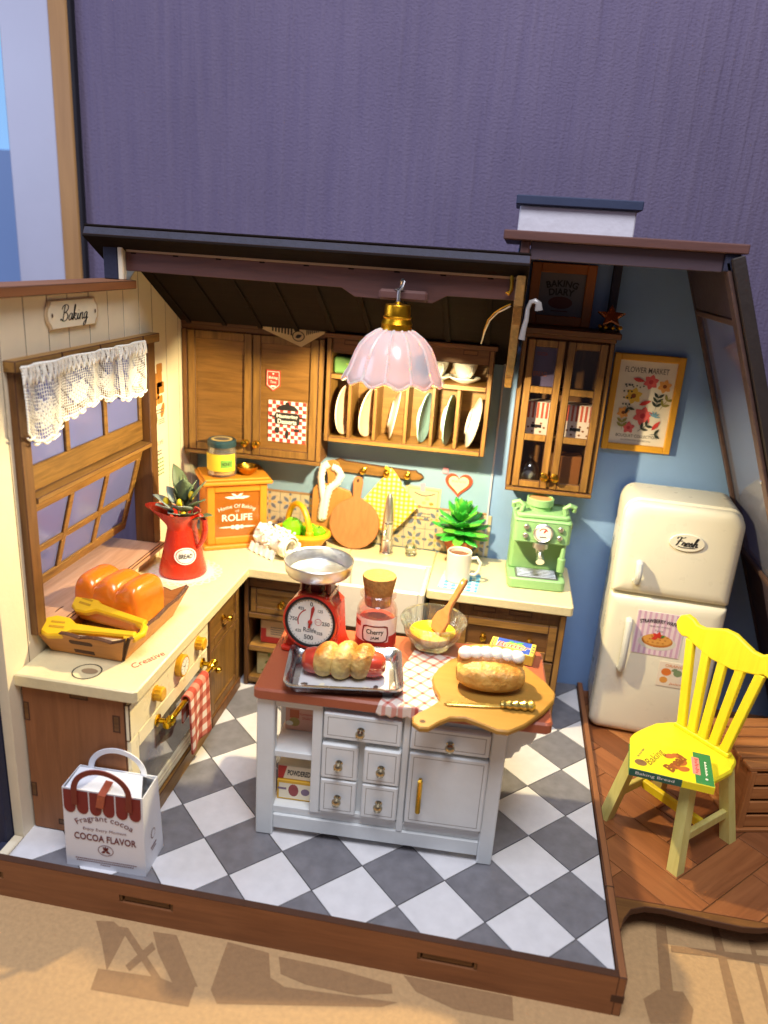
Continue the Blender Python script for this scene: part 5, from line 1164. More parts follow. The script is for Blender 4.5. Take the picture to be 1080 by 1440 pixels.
# ================================================================== ISLAND
isl = thing('kitchen_island', 'white painted island with drawers, door, open shelves and terracotta top', 'island', (-2.67, .46, 0), 2.5)
DP = 2.75
for x0, x1, y0, y1 in ((-.17,.26,0,.34),(5.38,5.74,0,.34),(-.17,.26,DP-.3,DP),(5.38,5.74,DP-.3,DP)):
    B(isl, 'leg', WHITE, x0, x1, y0, y1, 0.003, 3.94, .03, w=False)
mb = MB(); mb.box(.26, 5.38, .04, .3, .2, .62, .025); mb.build('bottom_rail', WHITE, isl)
mb = MB(); mb.box(.2, 5.4, .1, DP-.05, .62, .84, .02); mb.build('bottom_board', WHITE, isl)
mb = MB(); mb.box(1.18, 1.42, .02, DP-.1, .84, 3.94, .02); mb.build('divider', WHITE, isl)
mb = MB(); mb.box(3.34, 3.5, .02, .4, .62, 3.94, .02); mb.build('stile', WHITE, isl)
mb = MB(); mb.box(1.42, 5.38, .14, DP-.1, .84, 3.94, .02); mb.build('carcass', WHITE, isl)
mb = MB(); mb.box(.2, 1.2, DP-.1, DP-.02, .84, 3.94, .01); mb.build('back_panel', WHITE, isl)
mb = MB(); mb.box(.2, 1.2, .12, DP-.12, 2.26, 2.44, .02); mb.build('shelf', WHITE, isl)
mb = MB(); mb.box(-.17+.43, 1.2, .05, .3, 3.72, 3.94, .02).box(1.42, 5.38, .04, .15, 3.86, 3.94, .01); mb.build('top_rail', WHITE, isl)
SILV = mat('antique_silver', 'b9ae92', .22, .1, 5, 0, metal=1)
def flatfront(name, a0, a1, b0, b1, knobs=(), d=.12):
    mb = MB(PF(.15)); mb.box(a0, a1, b0, b1, 0, d+.1, .03); o = mb.build(name, WHITE, isl)
    mb = MB(PF(.15)); t, i = .012, .1
    for q in ((a0+i, a1-i, b0+i, b0+i+t), (a0+i, a1-i, b1-i-t, b1-i), (a0+i, a0+i+t, b0+i, b1-i), (a1-i-t, a1-i, b0+i, b1-i)): mb.rect(*q, d+.102)
    mb.build('score_line', mat('score_shadow', '77716c', .7), o, smooth=0, fix=False)
    for k in knobs: knob(o, PF(.15) @ T((k[0], k[1], d+.1)), SILV, .115, w=False)
    return o
flatfront('drawer', 1.46, 3.3, 3.1, 3.8, [(2.35,3.42)]); flatfront('drawer', 3.52, 5.36, 3.1, 3.72, [(4.44,3.36)])
for x0 in (1.45, 2.46):
    for z0 in (1.0, 2.0): flatfront('small_drawer', x0, x0+.87, z0, z0+.96, [(x0+.43, z0+.46)], d=.14)
dr = flatfront('door', 3.53, 5.38, 1.0, 3.0)
mb = MB(PF(-.07)); mb.box(3.78, 3.9, 1.42, 2.4, .1, .2, .04).box(3.8,3.88,1.48,1.58,0,.1,.01).box(3.8,3.88,2.24,2.34,0,.1,.01); mb.build('handle', BRASS, dr)
mb = MB(PF(.05)); mb.box(1.46, 3.3, .84, .96, -.1, .0, .01).box(3.53,5.36,.84,.96,-.1,0,.01); mb.build('kick_strip', WHITE, isl)
mb = MB(PF(.3)); mb.prism([(5.74,3.0),(5.9,3.05),(5.95,3.2),(6.05,3.25),(6.1,3.45),(6.3,3.5),(6.38,3.7),(6.4,3.94),(5.74,3.94)], 0, .16, .02); mb.build('corbel', WHITE, isl)
mb = MB(PF(DP)); mb.prism([(5.74,3.0),(5.9,3.05),(5.95,3.2),(6.05,3.25),(6.1,3.45),(6.3,3.5),(6.38,3.7),(6.4,3.94),(5.74,3.94)], 0, .16, .02); mb.build('corbel', WHITE, isl)
mb = MB(); mb.prism(rrect(-.24, 6.68, -.12, 3.28, .14, 4), 3.945, 4.25, .05); mb.build('tabletop', mat('terracotta_top', 'a4573c', .42, .06, 2.5, .08), isl)
# boxes on the island shelves
def carton(name, lab, x0, x1, y0, y1, z0, z1, m_, par=None):
    t = thing(name, lab, 'box'); t.parent = None
    c = WM[isl.name] @ Vector(((x0+x1)/2, (y0+y1)/2, z0)); t.location = c*S; t.rotation_euler = (0,0,math.radians(2.5)); WM[t.name] = T(c) @ RZ(2.5)
    w, d = (x1-x0)/2, (y1-y0)/2; B(t, 'carton', m_, -w, w, -d, d, 0.003, z1-z0, .015, w=False); return t, PF(-d), w, z1-z0
t, P_, w, h = carton('pink_box', 'dusty pink snack box on the island upper shelf', .3, 1.16, 1.0, 2.2, 2.445, 3.2, mat('dusty_pink', 'c99a86', .6))
mb = MB(P_); mb.flat(circ(-.2,.25,.14,.13,12), .003, None, 0); mb.flat(circ(-.33,.2,.1,.07,12), .0032, None, 1); mb.rect(-.32,-.08,.36,.6,.0025,None,2); mb.build('print', [mat('olive_snack','9a8a4a',.6), WAX, mat('rust_snack','b0603a',.6)], t, smooth=0, fix=False)
text('Homemade', .08, REDINK, t, P_, .15, .5, .5, .1, world=False, z=.004); text('SNACK', .08, REDINK, t, P_, .15, .38, .3, 0, world=False, z=.004)
for x, y, mm, lab in ((.35,1.2,mat('choc_box','6b3c1c',.6),'chocolate brown packet standing in the pink snack box'),(.62,1.4,PAPER,'white packet standing in the pink snack box'),(.9,1.2,mat('packet_yellow','e0b818',.5),'bright yellow packet standing in the pink snack box')):
    q = WM[isl.name] @ Vector((x+.12, y+.3, 3.2)); tag(MB(T(q) @ RZ(2.5+random.uniform(-8,8))).box(-.14,.14,-.25,.25,.002,.4,.02).build('packet', mm), lab, 'packet', 'packets in the pink box')
t, P_, w, h = carton('yellow_box', 'yellow edged chocolate box on the island bottom shelf', .28, 1.16, .35, 1.6, .845, 1.42, mat('mustard_carton', 'd6a62a', .55))
mb = MB(P_); mb.rect(-w+.05, w-.03, .05, h-.08, .003, None, 0); mb.flat(circ(-.02,.3,.13,.18,14), .005, None, 1); mb.flat(circ(.28,.28,.11,.1,14,20), .005, None, 2); mb.rect(-.42,-.2,.3,.36,.005,None,2); mb.build('print', [mat('ivory_print','e6ddc4',.6), mat('plum_print','9a4a4a',.6,.4,6), mat('mauve_print','7d6a80',.6)], t, smooth=0, fix=False)
t, P_, w, h = carton('white_red_box', 'white box with red end and black lettering on the yellow chocolate box', .28, 1.16, .4, 1.6, 1.425, 1.82, mat('cream_carton', 'e4d8bc', .55))
mb = MB(P_); mb.flat([(-w+.01,.01),(-.3,.01),(-.2,h-.01),(-w+.01,h-.01)], .003); mb.build('print', REDINK, t, smooth=0, fix=False); text('POWDERED', .16, INK, t, P_, .1, .2, .58, .1, .03, world=False, z=.005)

# ================================================================== THINGS ON THE ISLAND
ZT = 4.253
# picnic cloth
mb = MB()
def pc(u, v):
    bx_ = .28+1.45*u+.12*(1-v); y = 3.15-3.0*v-.15*u*(1-v); z = ZT+.012+.012*math.sin(u*19)*math.sin(v*13)
    ed = .335+.044*(bx_+2.67)    # front edge of the top
    sc_ = .05*abs(math.sin(u*PI*6))*(v > .93)
    if y < ed: s = ed-y; y = ed-.04-.03*math.sin(u*9); z = ZT-s*.75-sc_
    return (bx_-.28*v+.15*(1-v), y, z)
mb.grid(40, 60, pc); co = mb.build('picnic_cloth', None or checks('red_plaid', 'e6d6ca', 'd89a8c', 'bf5446', .3, 'XY', .26, rot=32), None, smooth=60, solid=.02, fix=False)
tag(co, 'red and white plaid cloth laid over the island front edge', 'cloth')
# scale
sl = thing('kitchen_scale', 'red kitchen scale with round dial and steel pan on the island', 'scale', (-1.98, 2.62, ZT), -4)
o = [(-.78,0),(.78,0),(.78,.12),(.68,.4),(.63,1.0),(.6,1.35),(.42,1.5),(.4,1.62),(-.4,1.62),(-.42,1.5),(-.6,1.35),(-.63,1.0),(-.68,.4),(-.78,.12)]
mb = MB(PF(.45)); mb.prism(o, 0, .85, .06); mb.build('body', RED, sl)
mb = MB(); mb.prism(rrect(-.8,.8,-.5,.55,.12,4), 0, .14, .04); mb.build('base', RED, sl)
MD = PF(-.4) @ T((0,.95,0)) @ RX(-6)
mb = MB(MD); mb.lathe([(.70,-.1),(.73,.1),(.71,.16),(.66,.17),(.65,.11),(0,.11)], 44); dl_ = mb.build('dial_housing', RED, sl)
mb = MB(MD); mb.lathe([(.655,.12),(.65,.165),(.6,.165),(.595,.12)], 44); mb.build('bezel', INK, dl_)
mb = MB(MD); mb.flat(circ(0,0,.6,.6,40), .122, None, 0)
for k in range(80):
    mb.rect(-.006, .006, .57 if k % 2 else .54, .6, .124, RZ(4.5*k), 1)
mb.flat(circ(0,0,.34,.34,20,0,115,200)+circ(0,0,.31,.31,20,0,115,200)[::-1], .1245, None, 2); mb.flat(circ(.2,.02,.09,.09,16), .1242, None, 2); mb.flat(circ(.2,.02,.075,.075,16), .1246, None, 0)
mb.build('dial_face', [PAPER, INK, REDINK], dl_, smooth=0, fix=False)
for s_, x, y, h in (('0',0,.46,.11),('125',.24,.31,.075),('250',.40,.0,.10),('325',.26,-.27,.075),('500',-.02,-.41,.12),('625',-.3,-.27,.075),('750',-.44,.02,.10),('825',-.26,.32,.075)): text(s_, h, INK, dl_, MD, x, y, None, 0, .015, world=False, z=.126)
text('Rolife', .12, INK, dl_, MD, .0, -.22, .34, .0, .01, world=False, z=.126); text('KIT', .05, REDINK, dl_, MD, .2, .02, .1, 0, 0, world=False, z=.127)
mb = MB(MD); mb.prism([(-.03,-.16),(.03,-.16),(.02,.1),(.045,.36),(0,.44),(-.045,.36),(-.02,.1)], .13, .15, .004, RZ(-8)).cyl(0,0,.13,.17,.06,14); mb.build('needle', REDINK, dl_)
mb = MB(); mb.box(-.4,-.27,-.25,.25,1.6,1.98,.05).box(.27,.4,-.25,.25,1.6,1.98,.05).box(-.4,.4,-.25,.25,1.95,2.05,.04).box(-.14,.14,-.2,.2,1.6,1.85,.04); mb.build('yoke', mat('maroon_enamel', '6d1c18', .35), sl)
mb = MB(T((0,0,2.05))); mb.lathe([(0,0),(.66,.0),(.77,.04),(.83,.12),(.86,.36),(.88,.38),(.86,.4),(.83,.37),(.80,.15),(.75,.08),(.65,.045),(0,.04)], 44); mb.build('pan', STEEL, sl)
# jam jar
jj = thing('jam_jar', 'corked glass cherry jam jar with white label beside the scale', 'jar', (-.52, 3.25, ZT))
mb = MB(); mb.lathe([(0,0),(.48,0),(.53,.05),(.53,1.0),(.48,1.15),(.41,1.22),(.40,1.34),(.47,1.4),(.48,1.46),(.44,1.5),(.36,1.46),(.36,1.2),(.46,1.08),(.49,.98),(.49,.08),(.45,.05),(0,.05)], 32); mb.build('glass', thin_glass('pink_glass', 'fdf2ee', .05, .03, .04), jj)
mb = MB(); mb.lathe([(0,.06),(.44,.06),(.475,.1),(.475,.74),(.44,.78),(0,.78)], 28); mb.build('jam', mat('cherry_jam', 'cc6a5c', .2, .25, 3, .3, sss=.2), jj)
mb = MB(); mb.lathe([(0,1.14),(.33,1.14),(.34,1.2),(.36,1.46),(.44,1.9),(.42,1.95),(.36,1.97),(0,1.96)], 26); mb.build('cork', mat('cork', 'a5763c', .85, .6, 7, .8, 12), jj)
mb = MB(); mb.add(*band(.536,.1,.92,-165,-5,20)); lb = mb.build('label', mat('label_white', 'efe2da', .6), jj, fix=False)
mb = MB(); mb.add(*band(.539,.1,.28,-165,-5,20)); mb.add(*band(.5392,.66,.8,-165,-130,8)); mb.add(*band(.5392,.2,.44,-45,-5,10)); mb.build('cherry_print', mat('cherry_red', 'b02a22', .5, .3, 6), lb, fix=False)
def wrap(o_, r, a0, zc, par):
    for v in o_.data.vertices: a = math.radians(a0)+v.co.x/S/r; v.co = Vector((r*math.cos(a), r*math.sin(a), zc+v.co.y/S))*S
    o_.parent = par; return o_
mb = MB(); fo = [(-.34,-.2)]+[(-.25+.5*i/8,-.24) for i in range(9)]+[(.34,-.2),(.37,0),(.34,.2)]+[(.25-.5*i/8,.24) for i in range(9)]+[(-.34,.2),(-.37,0)]; nf = len(fo)
mb.add([(p[0],p[1],0) for p in fo]+[(p[0]*.88,p[1]*.84,0) for p in fo], [[i,(i+1)%nf,nf+(i+1)%nf,nf+i] for i in range(nf)], None, 0)
f_ = mb.build('label_frame', mat('maroon_print', '7a2322', .6), jj, smooth=0, fix=False); wrap(f_, .542, -85, .52, lb)
wrap(text('Cherry', .17, INK, jj, Matrix(), 0, .05, .46, 0, .02, world=False), .545, -85, .52, lb); wrap(text('JAM', .1, INK, jj, Matrix(), 0, -.11, .22, 0, .01, world=False), .545, -85, .52, lb)
# glass bowl with batter
gbw = thing('glass_bowl', 'fluted glass mixing bowl of yellow batter on the island', 'bowl', (.95, 3.45, ZT+.02))
def flute(a, r, z): return (1+(.025 if .1 < z < .66 else 0)*math.cos(20*a), 0)
mb = MB(); mb.lathe([(0,0),(.42,0),(.46,.03),(.44,.08),(.6,.22),(.74,.45),(.80,.66),(.86,.72),(.88,.78),(.85,.84),(.78,.82),(.73,.68),(.66,.46),(.52,.24),(.38,.12),(0,.1)], 80, scallop=flute); mb.build('bowl', thin_glass('bowl_glass', 'f6f9f6', .12, .03, .03), gbw, smooth=50)
mb = MB(); mb.lathe([(0,.13),(.34,.14),(.48,.25),(.58,.4),(.60,.46),(.3,.49),(0,.5)], 36); mb.build('batter', mat('batter', 'efcf14', .3, .05, sss=.15), gbw)
sp_ = thing('spatula', 'wooden spatula standing in the bowl of yellow batter', 'spatula', (1.1, 3.4, ZT+.5))
d = Vector((1.66,3.62,6.28))-Vector((1.02,3.3,4.85)); L_ = d.length; q = d.to_track_quat('Y', 'Z').to_matrix().to_4x4()
mb = MB(T((1.02,3.3,4.80)) @ q @ RY(15)); mb.prism([(-.2,.0),(-.28,.2),(-.26,.45),(-.13,.62),(-.085,.8),(-.1,L_-.1),(-.06,L_),(.06,L_),(.1,L_-.1),(.085,.8),(.13,.62),(.26,.45),(.28,.2),(.2,0)], -.05, .05, .02); mb.build('blade', wood('spatula_wood', 'c98a52', 'b0713c', 'Y', .5, .8, rnd=.02), sp_, w=True)
mb = MB(T((1.02,3.3,4.80)) @ q @ RY(15)); mb.flat(circ(0,L_-.13,.035,.035,10), .053); mb.build('hang_hole', PAPER, sp_, w=True, smooth=0, fix=False)
# butter packet
bt = thing('butter_box', 'yellow and blue butter box behind the cream bun', 'box', (3.05, 3.55, ZT), -9)
B(bt, 'carton', mat('butter_yellow', 'e0c84e', .5), -.58, .58, -.33, .33, 0, .3, .015, w=False)
mb = MB(PT(.3)); mb.rect(-.42, .47, -.31, .31, .003); mb.build('blue_panel', mat('butter_blue', '2f4fb0', .5), bt, smooth=0, fix=False)
mb = MB(PT(.3)); mb.flat(circ(.05,-.02,.3,.2,16), .005, None, 0); mb.flat(leafo(.05,.12,.25,.12,30), .006, None, 1); mb.flat(leafo(.05,.12,.22,.1,150), .006, None, 1); mb.rect(-.53,-.5,-.3,.3,.004,None,2); mb.rect(-.48,-.46,-.3,.3,.004,None,2)
for k in range(3): mb.rect(.5,.56,-.2+k*.15,-.12+k*.15,.004,None,2)
mb.build('print', [mat('butter_gold','e8b93a',.5), mat('leaf_print','4f9a58',.6), INKG], bt, smooth=0, fix=False)
text('Butter', .26, WHITEINK, bt, PT(.3), .02, -.01, .9, .25, .05, world=False, z=.008); text('Butter', .24, REDINK, bt, PT(.3), .02, -.01, .86, .25, .015, world=False, z=.010)
# baking tray
tr_ = thing('baking_tray', 'small steel baking tray on the front edge of the island', 'tray', (-.95, 1.38, ZT), 10)
tw_, td_ = 1.33, .93; SLV = mat('tray_steel', 'c3c8cc', .24, .05, 5, .03, metal=1)
mb = MB(); a = rrect(-tw_+.12,tw_-.12,-td_+.12,td_-.12,.15,5); b = rrect(-tw_,tw_,-td_,td_,.2,5); c = rrect(-tw_-.06,tw_+.06,-td_-.06,td_+.06,.24,5); n = len(a)
vs = [(p[0],p[1],.02) for p in a]+[(p[0],p[1],.28) for p in b]+[(p[0],p[1],.3) for p in c]+[(p[0],p[1],.25) for p in c]
mb.add(vs, [list(range(n))]+[[k*n+i, k*n+(i+1)%n, (k+1)*n+(i+1)%n, (k+1)*n+i] for k in range(3) for i in range(n)]); mb.build('pan', SLV, tr_, smooth=50, solid=.025, fix=False)
mb = MB(); mb.prism(rrect(-1.05,1.08,-.66,.66,.05,2), .04, .05, 0, RZ(-2)); ln = mb.build('printed_liner', mat('liner_grey', 'cfd0d2', .7, .06), tr_, smooth=0)
mb = MB(PT(.052))
for k in range(14): mb.flat(circ(random.uniform(-1,1.02), random.choice((-.58,-.5,.5,.58)), .09,.06,8,random.uniform(0,90)), .002+k*.0004, None, k % 2)
mb.build('print', [mat('umber_print','4a3a38',.7), mat('ivory_spot','e8e2cc',.7)], ln, smooth=0, fix=False)
sb = thing('sausage_roll', 'sausage wrapped in golden bread dough on the baking tray', 'bread', (-.98, 1.38, ZT+.055), 8)
mb = MB(); mb.lathe([(0,-1.02),(.16,-1.0),(.27,-.92),(.32,-.75),(.33,0),(.32,.75),(.27,.92),(.16,1.0),(0,1.02)], 26, T((0,0,.34)) @ RY(90)); mb.build('sausage', mat('sausage_red', 'c9432e', .22, .08, coat=.5, sss=.15), sb)
def dough_m(name, lo, hi):
    m, nt, p = _new(name); N, L = nt.nodes, nt.links; tc = N.new('ShaderNodeTexCoord')
    n = N.new('ShaderNodeTexNoise'); n.inputs['Scale'].default_value = 1.6/S; n.inputs['Detail'].default_value = 5; L.new(tc.outputs['Object'], n.inputs['Vector'])
    r = N.new('ShaderNodeValToRGB'); e = r.color_ramp.elements; e[0].position = .42; e[0].color = lin(lo); e[1].position = .66; e[1].color = lin(hi)
    sz = N.new('ShaderNodeSeparateXYZ'); L.new(tc.outputs['Object'], sz.inputs[0]); mz = N.new('ShaderNodeMath'); mz.operation = 'MULTIPLY_ADD'; mz.inputs[1].default_value = .42/S; L.new(sz.outputs[2], mz.inputs[0])
    mz2 = N.new('ShaderNodeMath'); mz2.operation = 'SUBTRACT'; mz2.inputs[1].default_value = .2; L.new(n.outputs['Fac'], mz2.inputs[0]); L.new(mz2.outputs[0], mz.inputs[2])
    L.new(mz.outputs[0], r.inputs[0]); L.new(r.outputs[0], p.inputs['Base Color']); p.inputs['Roughness'].default_value = .4
    p.inputs['Subsurface Weight'].default_value = .2; p.inputs['Subsurface Radius'].default_value = (.001,.0006,.0003); p.inputs['Subsurface Scale'].default_value = 1
    n2 = N.new('ShaderNodeTexNoise'); n2.inputs['Scale'].default_value = 5/S; n2.inputs['Detail'].default_value = 5; L.new(tc.outputs['Object'], n2.inputs['Vector'])
    b = N.new('ShaderNodeBump'); b.inputs['Strength'].default_value = .9; b.inputs['Distance'].default_value = .0012; L.new(n2.outputs['Fac'], b.inputs['Height']); L.new(b.outputs[0], p.inputs['Normal']); return m
DM = dough_m('golden_dough', 'e6c478', 'b06a22')
for k, (x, s_) in enumerate(((-.42,.94),(.02,1.06),(.44,.96))):
    mb = MB(T((x,0,.40)) @ RZ(-20) @ RY(10)); mb.ell((0,0,0), (.33,.49*s_,.45*s_), 24, 14); mb.build('dough_coil', DM, sb)
# cutting board, bun, knife
kb = thing('paddle_board', 'mustard wooden paddle board with handle over the island edge', 'cutting board', (2.5, 1.5, ZT+.02))
o = [(.9,-.12),(.93,-.35),(1.1,-.5),(1.3,-.46),(1.48,-.2),(1.72,.06),(2.05,.14),(2.45,-.02),(2.75,-.16),(3.0,-.14),(3.35,.2),(3.78,.85),(4.04,1.4),(4.08,1.72),(3.9,2.12),(3.55,2.6),(3.2,3.05),(2.9,3.32),(2.6,3.38),(2.2,3.22),(1.8,2.95),(1.5,2.62),(1.25,2.1),(1.15,1.62),(1.24,1.2),(1.4,.85),(1.4,.66),(1.25,.4),(1.02,.1)]
mb = MB(); mb.prism(o, ZT+.04, ZT+.18, .03); mb.build('board', wood('mustard_board', 'ab7f36', '9c702a', 'X', .5, .5, rnd=.02), kb, w=True)
mb = MB(PT(ZT+.18)); mb.flat(circ(1.14,-.26,.07,.06,14), .003); mb.build('hang_hole', BURN, kb, w=True, smooth=0, fix=False)
bn = thing('cream_bun', 'golden split bun filled with white cream on the paddle board', 'bread', (2.5, 1.62, ZT+.185), 6)
BD = dough_m('bun_crust', 'd6a655', 'b87a30')
def bun(u, v):
    a = 2*PI*u; x = -.8*math.cos(PI*v); e = max(0, 1-(x/.82)**2)**.36
    c, s_ = math.cos(a), math.sin(a); y = .5*math.copysign(abs(c)**.8, c)*e; z = .36*math.copysign(abs(s_)**.75, s_)*e
    if s_ < 0: z *= .9
    return (x, y-.08, .34+z)
mb = MB(); mb.grid(32, 26, bun, wrap=True); mb.build('bottom_half', BD, bn, smooth=70)
mb = MB(); mb.grid(32, 26, lambda u, v: (lambda p: (p[0]*.97, p[1]*.8+.32, p[2]*.85+.26))(bun(u, v)), wrap=True); mb.build('top_half', dough_m('bun_top', 'cf8f40', 'b56d26'), bn, smooth=70)
for k in range(6):
    mb = MB(); mb.ell((-.6+k*.24, .12, .80-.02*abs(k-2.5)), (.19,.2,.15), 14, 8); mb.build('cream', mat('whipped_cream', 'f2eee4', .4, .02, sss=.3), bn)
kn = thing('butter_knife', 'pale gold butter knife with ornate handle on the paddle board', 'knife', (2.5, .68, ZT+.185), 9)
KG = mat('champagne_gold', 'd9c070', .25, .1, 6, 0, metal=.85)
mb = MB(); mb.prism([(-.98,-.02),(-.9,-.07),(.1,-.06),(.3,-.04),(.3,.05),(.1,.06),(-.6,.07),(-.9,.06)], .0, .05, .012); mb.build('blade', KG, kn)
mb = MB(T((.3,0,.09)) @ RY(90) @ Matrix.Diagonal((1.1,1.4,1.0,1))); mb.lathe([(.05,0),(.08,.05),(.06,.12),(.10,.2),(.07,.28),(.10,.36),(.07,.44),(.11,.54),(.08,.62),(.12,.7),(.06,.78),(0,.8)], 12, sy=1); mb.build('handle', KG, kn)
# ================================================================== RIGHT SIDE
gc = thing('glass_cabinet', 'tall oak wall cabinet with two three pane glass doors', 'cabinet', (3.75, 9.4, 7.2))
for x in (2.46, 4.98): mb = MB(); mb.box(x,x+.14,8.86,9.99,7.34,11.94,.02,em=1); mb.build('side', [OAK['Z'], BURN], gc, w=True)
mb = MB(); mb.box(2.46,5.12,8.8,9.99,7.2,7.34,.02,em=1); mb.build('bottom', [OAK['X'], BURN], gc, w=True)
mb = MB(); mb.box(2.36,5.24,8.62,9.99,12.06,12.24,.025,em=1).box(2.44,5.14,8.78,9.99,11.94,12.06,.02,em=1); mb.build('top', [DARKOAK['X'], BURN], gc, w=True)
B(gc, 'back', DARKOAK['Z'], 2.6, 4.98, 9.9, 9.98, 7.34, 11.94)
for z in (8.85, 10.3): B(gc, 'shelf', OAK['X'], 2.6, 4.98, 9.1, 9.9, z, z+.1)
for a0, a1, kx in ((2.64,3.72,3.6),(3.8,4.94,3.92)):
    mb = MB(PF(8.86)); mb.frame(a0, a1, 7.38, 11.9, .22, 0, .1, .018, em=1)
    for z in (8.86, 10.32): mb.box(a0+.22, a1-.22, z, z+.2, 0, .09, .015)
    d_ = mb.build('door', [OAK['Z'], BURN], gc, w=True)
    for z0, z1 in ((7.6,8.86),(9.06,10.32),(10.52,11.68)):
        mb = MB(PF(8.86)); mb.box(a0+.2, a1-.2, z0, z1, .03, .04, 0); mb.build('pane', CABGLASS, d_, w=True, smooth=0)
    knob(d_, PF(8.76) @ T((kx, 7.78, 0)), BRASS, .14)
def inbox(name, lab, x0, x1, z0, z1, m_, y0=9.15):
    t = thing(name, lab, 'box', ((x0+x1)/2, y0+.3, z0)); B(t, 'carton', m_, x0, x1, y0, y0+.6, z0+.004, z1, .01); return t, PF(y0)
STR = []
for x0, lab in ((2.72,'red striped flour bag behind the left glass door middle pane'),(3.9,'red striped spotted bag behind the right glass door middle pane')):
    t, P_ = inbox('striped_bag', lab, x0, x0+.95, 8.955, 10.0, mat('striped_white','ead9cc',.6)); t['group'] = 'striped bags in the glass cabinet'
    mb = MB(P_)
    for k in range(7): mb.rect(x0+.02+k*.135, x0+.09+k*.135, 9.5, 9.99, .004, None, 0)
    for k in range(12): mb.flat(circ(x0+.12+.24*(k%4)+.1*((k//4)%2), 9.08+.13*(k//4), .04,.035,8), .004, None, 1)
    mb.rect(x0+.3,x0+.62,9.2,9.3,.005,None,2); mb.build('print', [mat('stripe_red','c4573f',.6), mat('dot_brown','8a5a3c',.6), INK], t, w=True, smooth=0, fix=False)
t, P_ = inbox('purple_carton', 'violet carton behind the top left cabinet pane', 2.75, 3.6, 10.41, 11.75, mat('violet_carton','6a5f8a',.6)); text('BREAD', .14, mat('orange_ink','d2783c',.6), t, P_, 3.1, 10.85, .4); text('COCOA', .1, REDINK, t, P_, 3.1, 11.45, .3)
t, P_ = inbox('brown_canister', 'brown canister behind the bottom right cabinet pane', 4.05, 4.7, 7.35, 8.4, mat('canister_brown','8a5426',.5))
cl = thing('glass_cloche', 'small glass dome on a plate behind the bottom left cabinet pane', 'cloche', (3.15, 9.35, 7.345))
mb = MB(); mb.lathe([(0,0),(.36,0),(.4,.06),(.34,.07),(0,.06)], 22); mb.build('plate', mat('cloche_wood','b07a40',.5), cl); mb = MB(); mb.lathe([(.32,.08),(.32,.45),(.26,.65),(.1,.78),(.06,.84),(.09,.92),(0,.96)], 24); mb.build('dome', thin_glass('dome_glass','eef2f2',.35,.05), cl); mb = MB(); mb.ell((0,0,.25),(.2,.2,.17),14,8); mb.build('cake', WAX, cl)
# framed baking diary on top of the cabinet
fd_ = thing('framed_sign', 'brown framed dark sign reading Baking Diary on top of the glass cabinet', 'picture', (3.45, 9.8, 12.25))
mb = MB(PF(9.9)); mb.frame(2.5, 4.4, 12.255, 14.05, .28, 0, .16, .02); mb.build('frame', mat('walnut_orange','a8642a',.5,.1), fd_, w=True)
mb = MB(PF(9.9)); mb.box(2.76, 4.14, 12.5, 13.8, 0, .05, 0); mb.build('board', mat('slate_card','74747c',.7,.1), fd_, w=True, smooth=0)
text('BAKING', .2, INK, fd_, PF(9.85), 3.45, 13.48, .95, 0, .03, 1.6); text('DIARY', .2, INK, fd_, PF(9.85), 3.45, 13.24, .75, 0, .03, 2.2)
mb = MB(PF(9.85)); mb.flat(circ(3.45,12.92,.36,.18,20), .01); mb.rect(3.2,3.7,12.66,12.69,.01); mb.build('print', mat('maroon_dark','5a2420',.6), fd_, w=True, smooth=0, fix=False)
sr = thing('star_ornament', 'copper star ornament on a beaded base on top of the glass cabinet', 'ornament', (4.92, 9.1, 12.245))
def star(R, r, n=5, a0=90): return [((R if i%2==0 else r)*math.cos(math.radians(a0+36*i)), (R if i%2==0 else r)*math.sin(math.radians(a0+36*i))) for i in range(10)]
COP = mat('copper','b5714a',.25,.1,5,0,metal=1)
mb = MB(T((0,0,.42)) @ RX(52)); mb.prism(star(.42,.19), -.05, .07, .03); mb.build('star', COP, sr)
mb = MB(); mb.lathe([(0,0),(.3,0),(.3,.06),(.1,.1),(.08,.36)], 18); mb.build('stand', mat('dark_bronze','3a2a22',.4,metal=1), sr)
for k in range(9): 
    mb = MB(); mb.ell((.3*math.cos(.7*k), .3*math.sin(.7*k), .13), (.06,.06,.06), 9, 6); mb.build('bead', GOLD, sr)
tag(MB().box(4.86,5.1,9.7,9.95,12.6,14.3,.02).box(4.9,5.06,9.72,9.93,12.25,12.6,.02).build('flue_post', NAVY), 'dark navy post rising from the glass cabinet to the roof', 'post')
hk = thing('wall_hook', 'small translucent white hook beside the roof brace', 'hook', (2.5, 5.0, 12.05))
mb = MB(); mb.tube([(2.36,5.02,12.2),(2.38,5.0,12.45),(2.42,5.0,12.7),(2.42,5.0,12.95),(2.47,5.0,13.1),(2.57,5.0,13.14),(2.66,5.0,13.08),(2.69,5.0,12.92)], [.1,.08,.07,.065,.065,.07,.08,.1], 12, flat=.6); mb.build('hook', mat('milky_acrylic','8f8a88',.25,.05), hk, w=True)
wi = thing('lamp_wire', 'thin yellow and white lamp wires along the sloping ceiling', 'wire', (1.7, 6, 12.3))
mb = MB(); mb.tube([(2.0,5.45,13.0),(1.9,5.5,12.95),(1.75,5.7,12.85),(1.6,6.0,12.72),(1.45,6.5,12.5),(1.35,7.2,12.15),(1.3,8.0,11.8)], .02, 6); mb.build('yellow_wire', YEL, wi, w=True)
mb = MB(); mb.tube([(2.0,5.45,12.95),(1.85,5.55,12.85),(1.7,5.85,12.75),(1.5,6.3,12.5),(1.38,7.0,12.15),(1.28,8.0,11.72)], .02, 6); mb.build('white_wire', PAPER, wi, w=True)
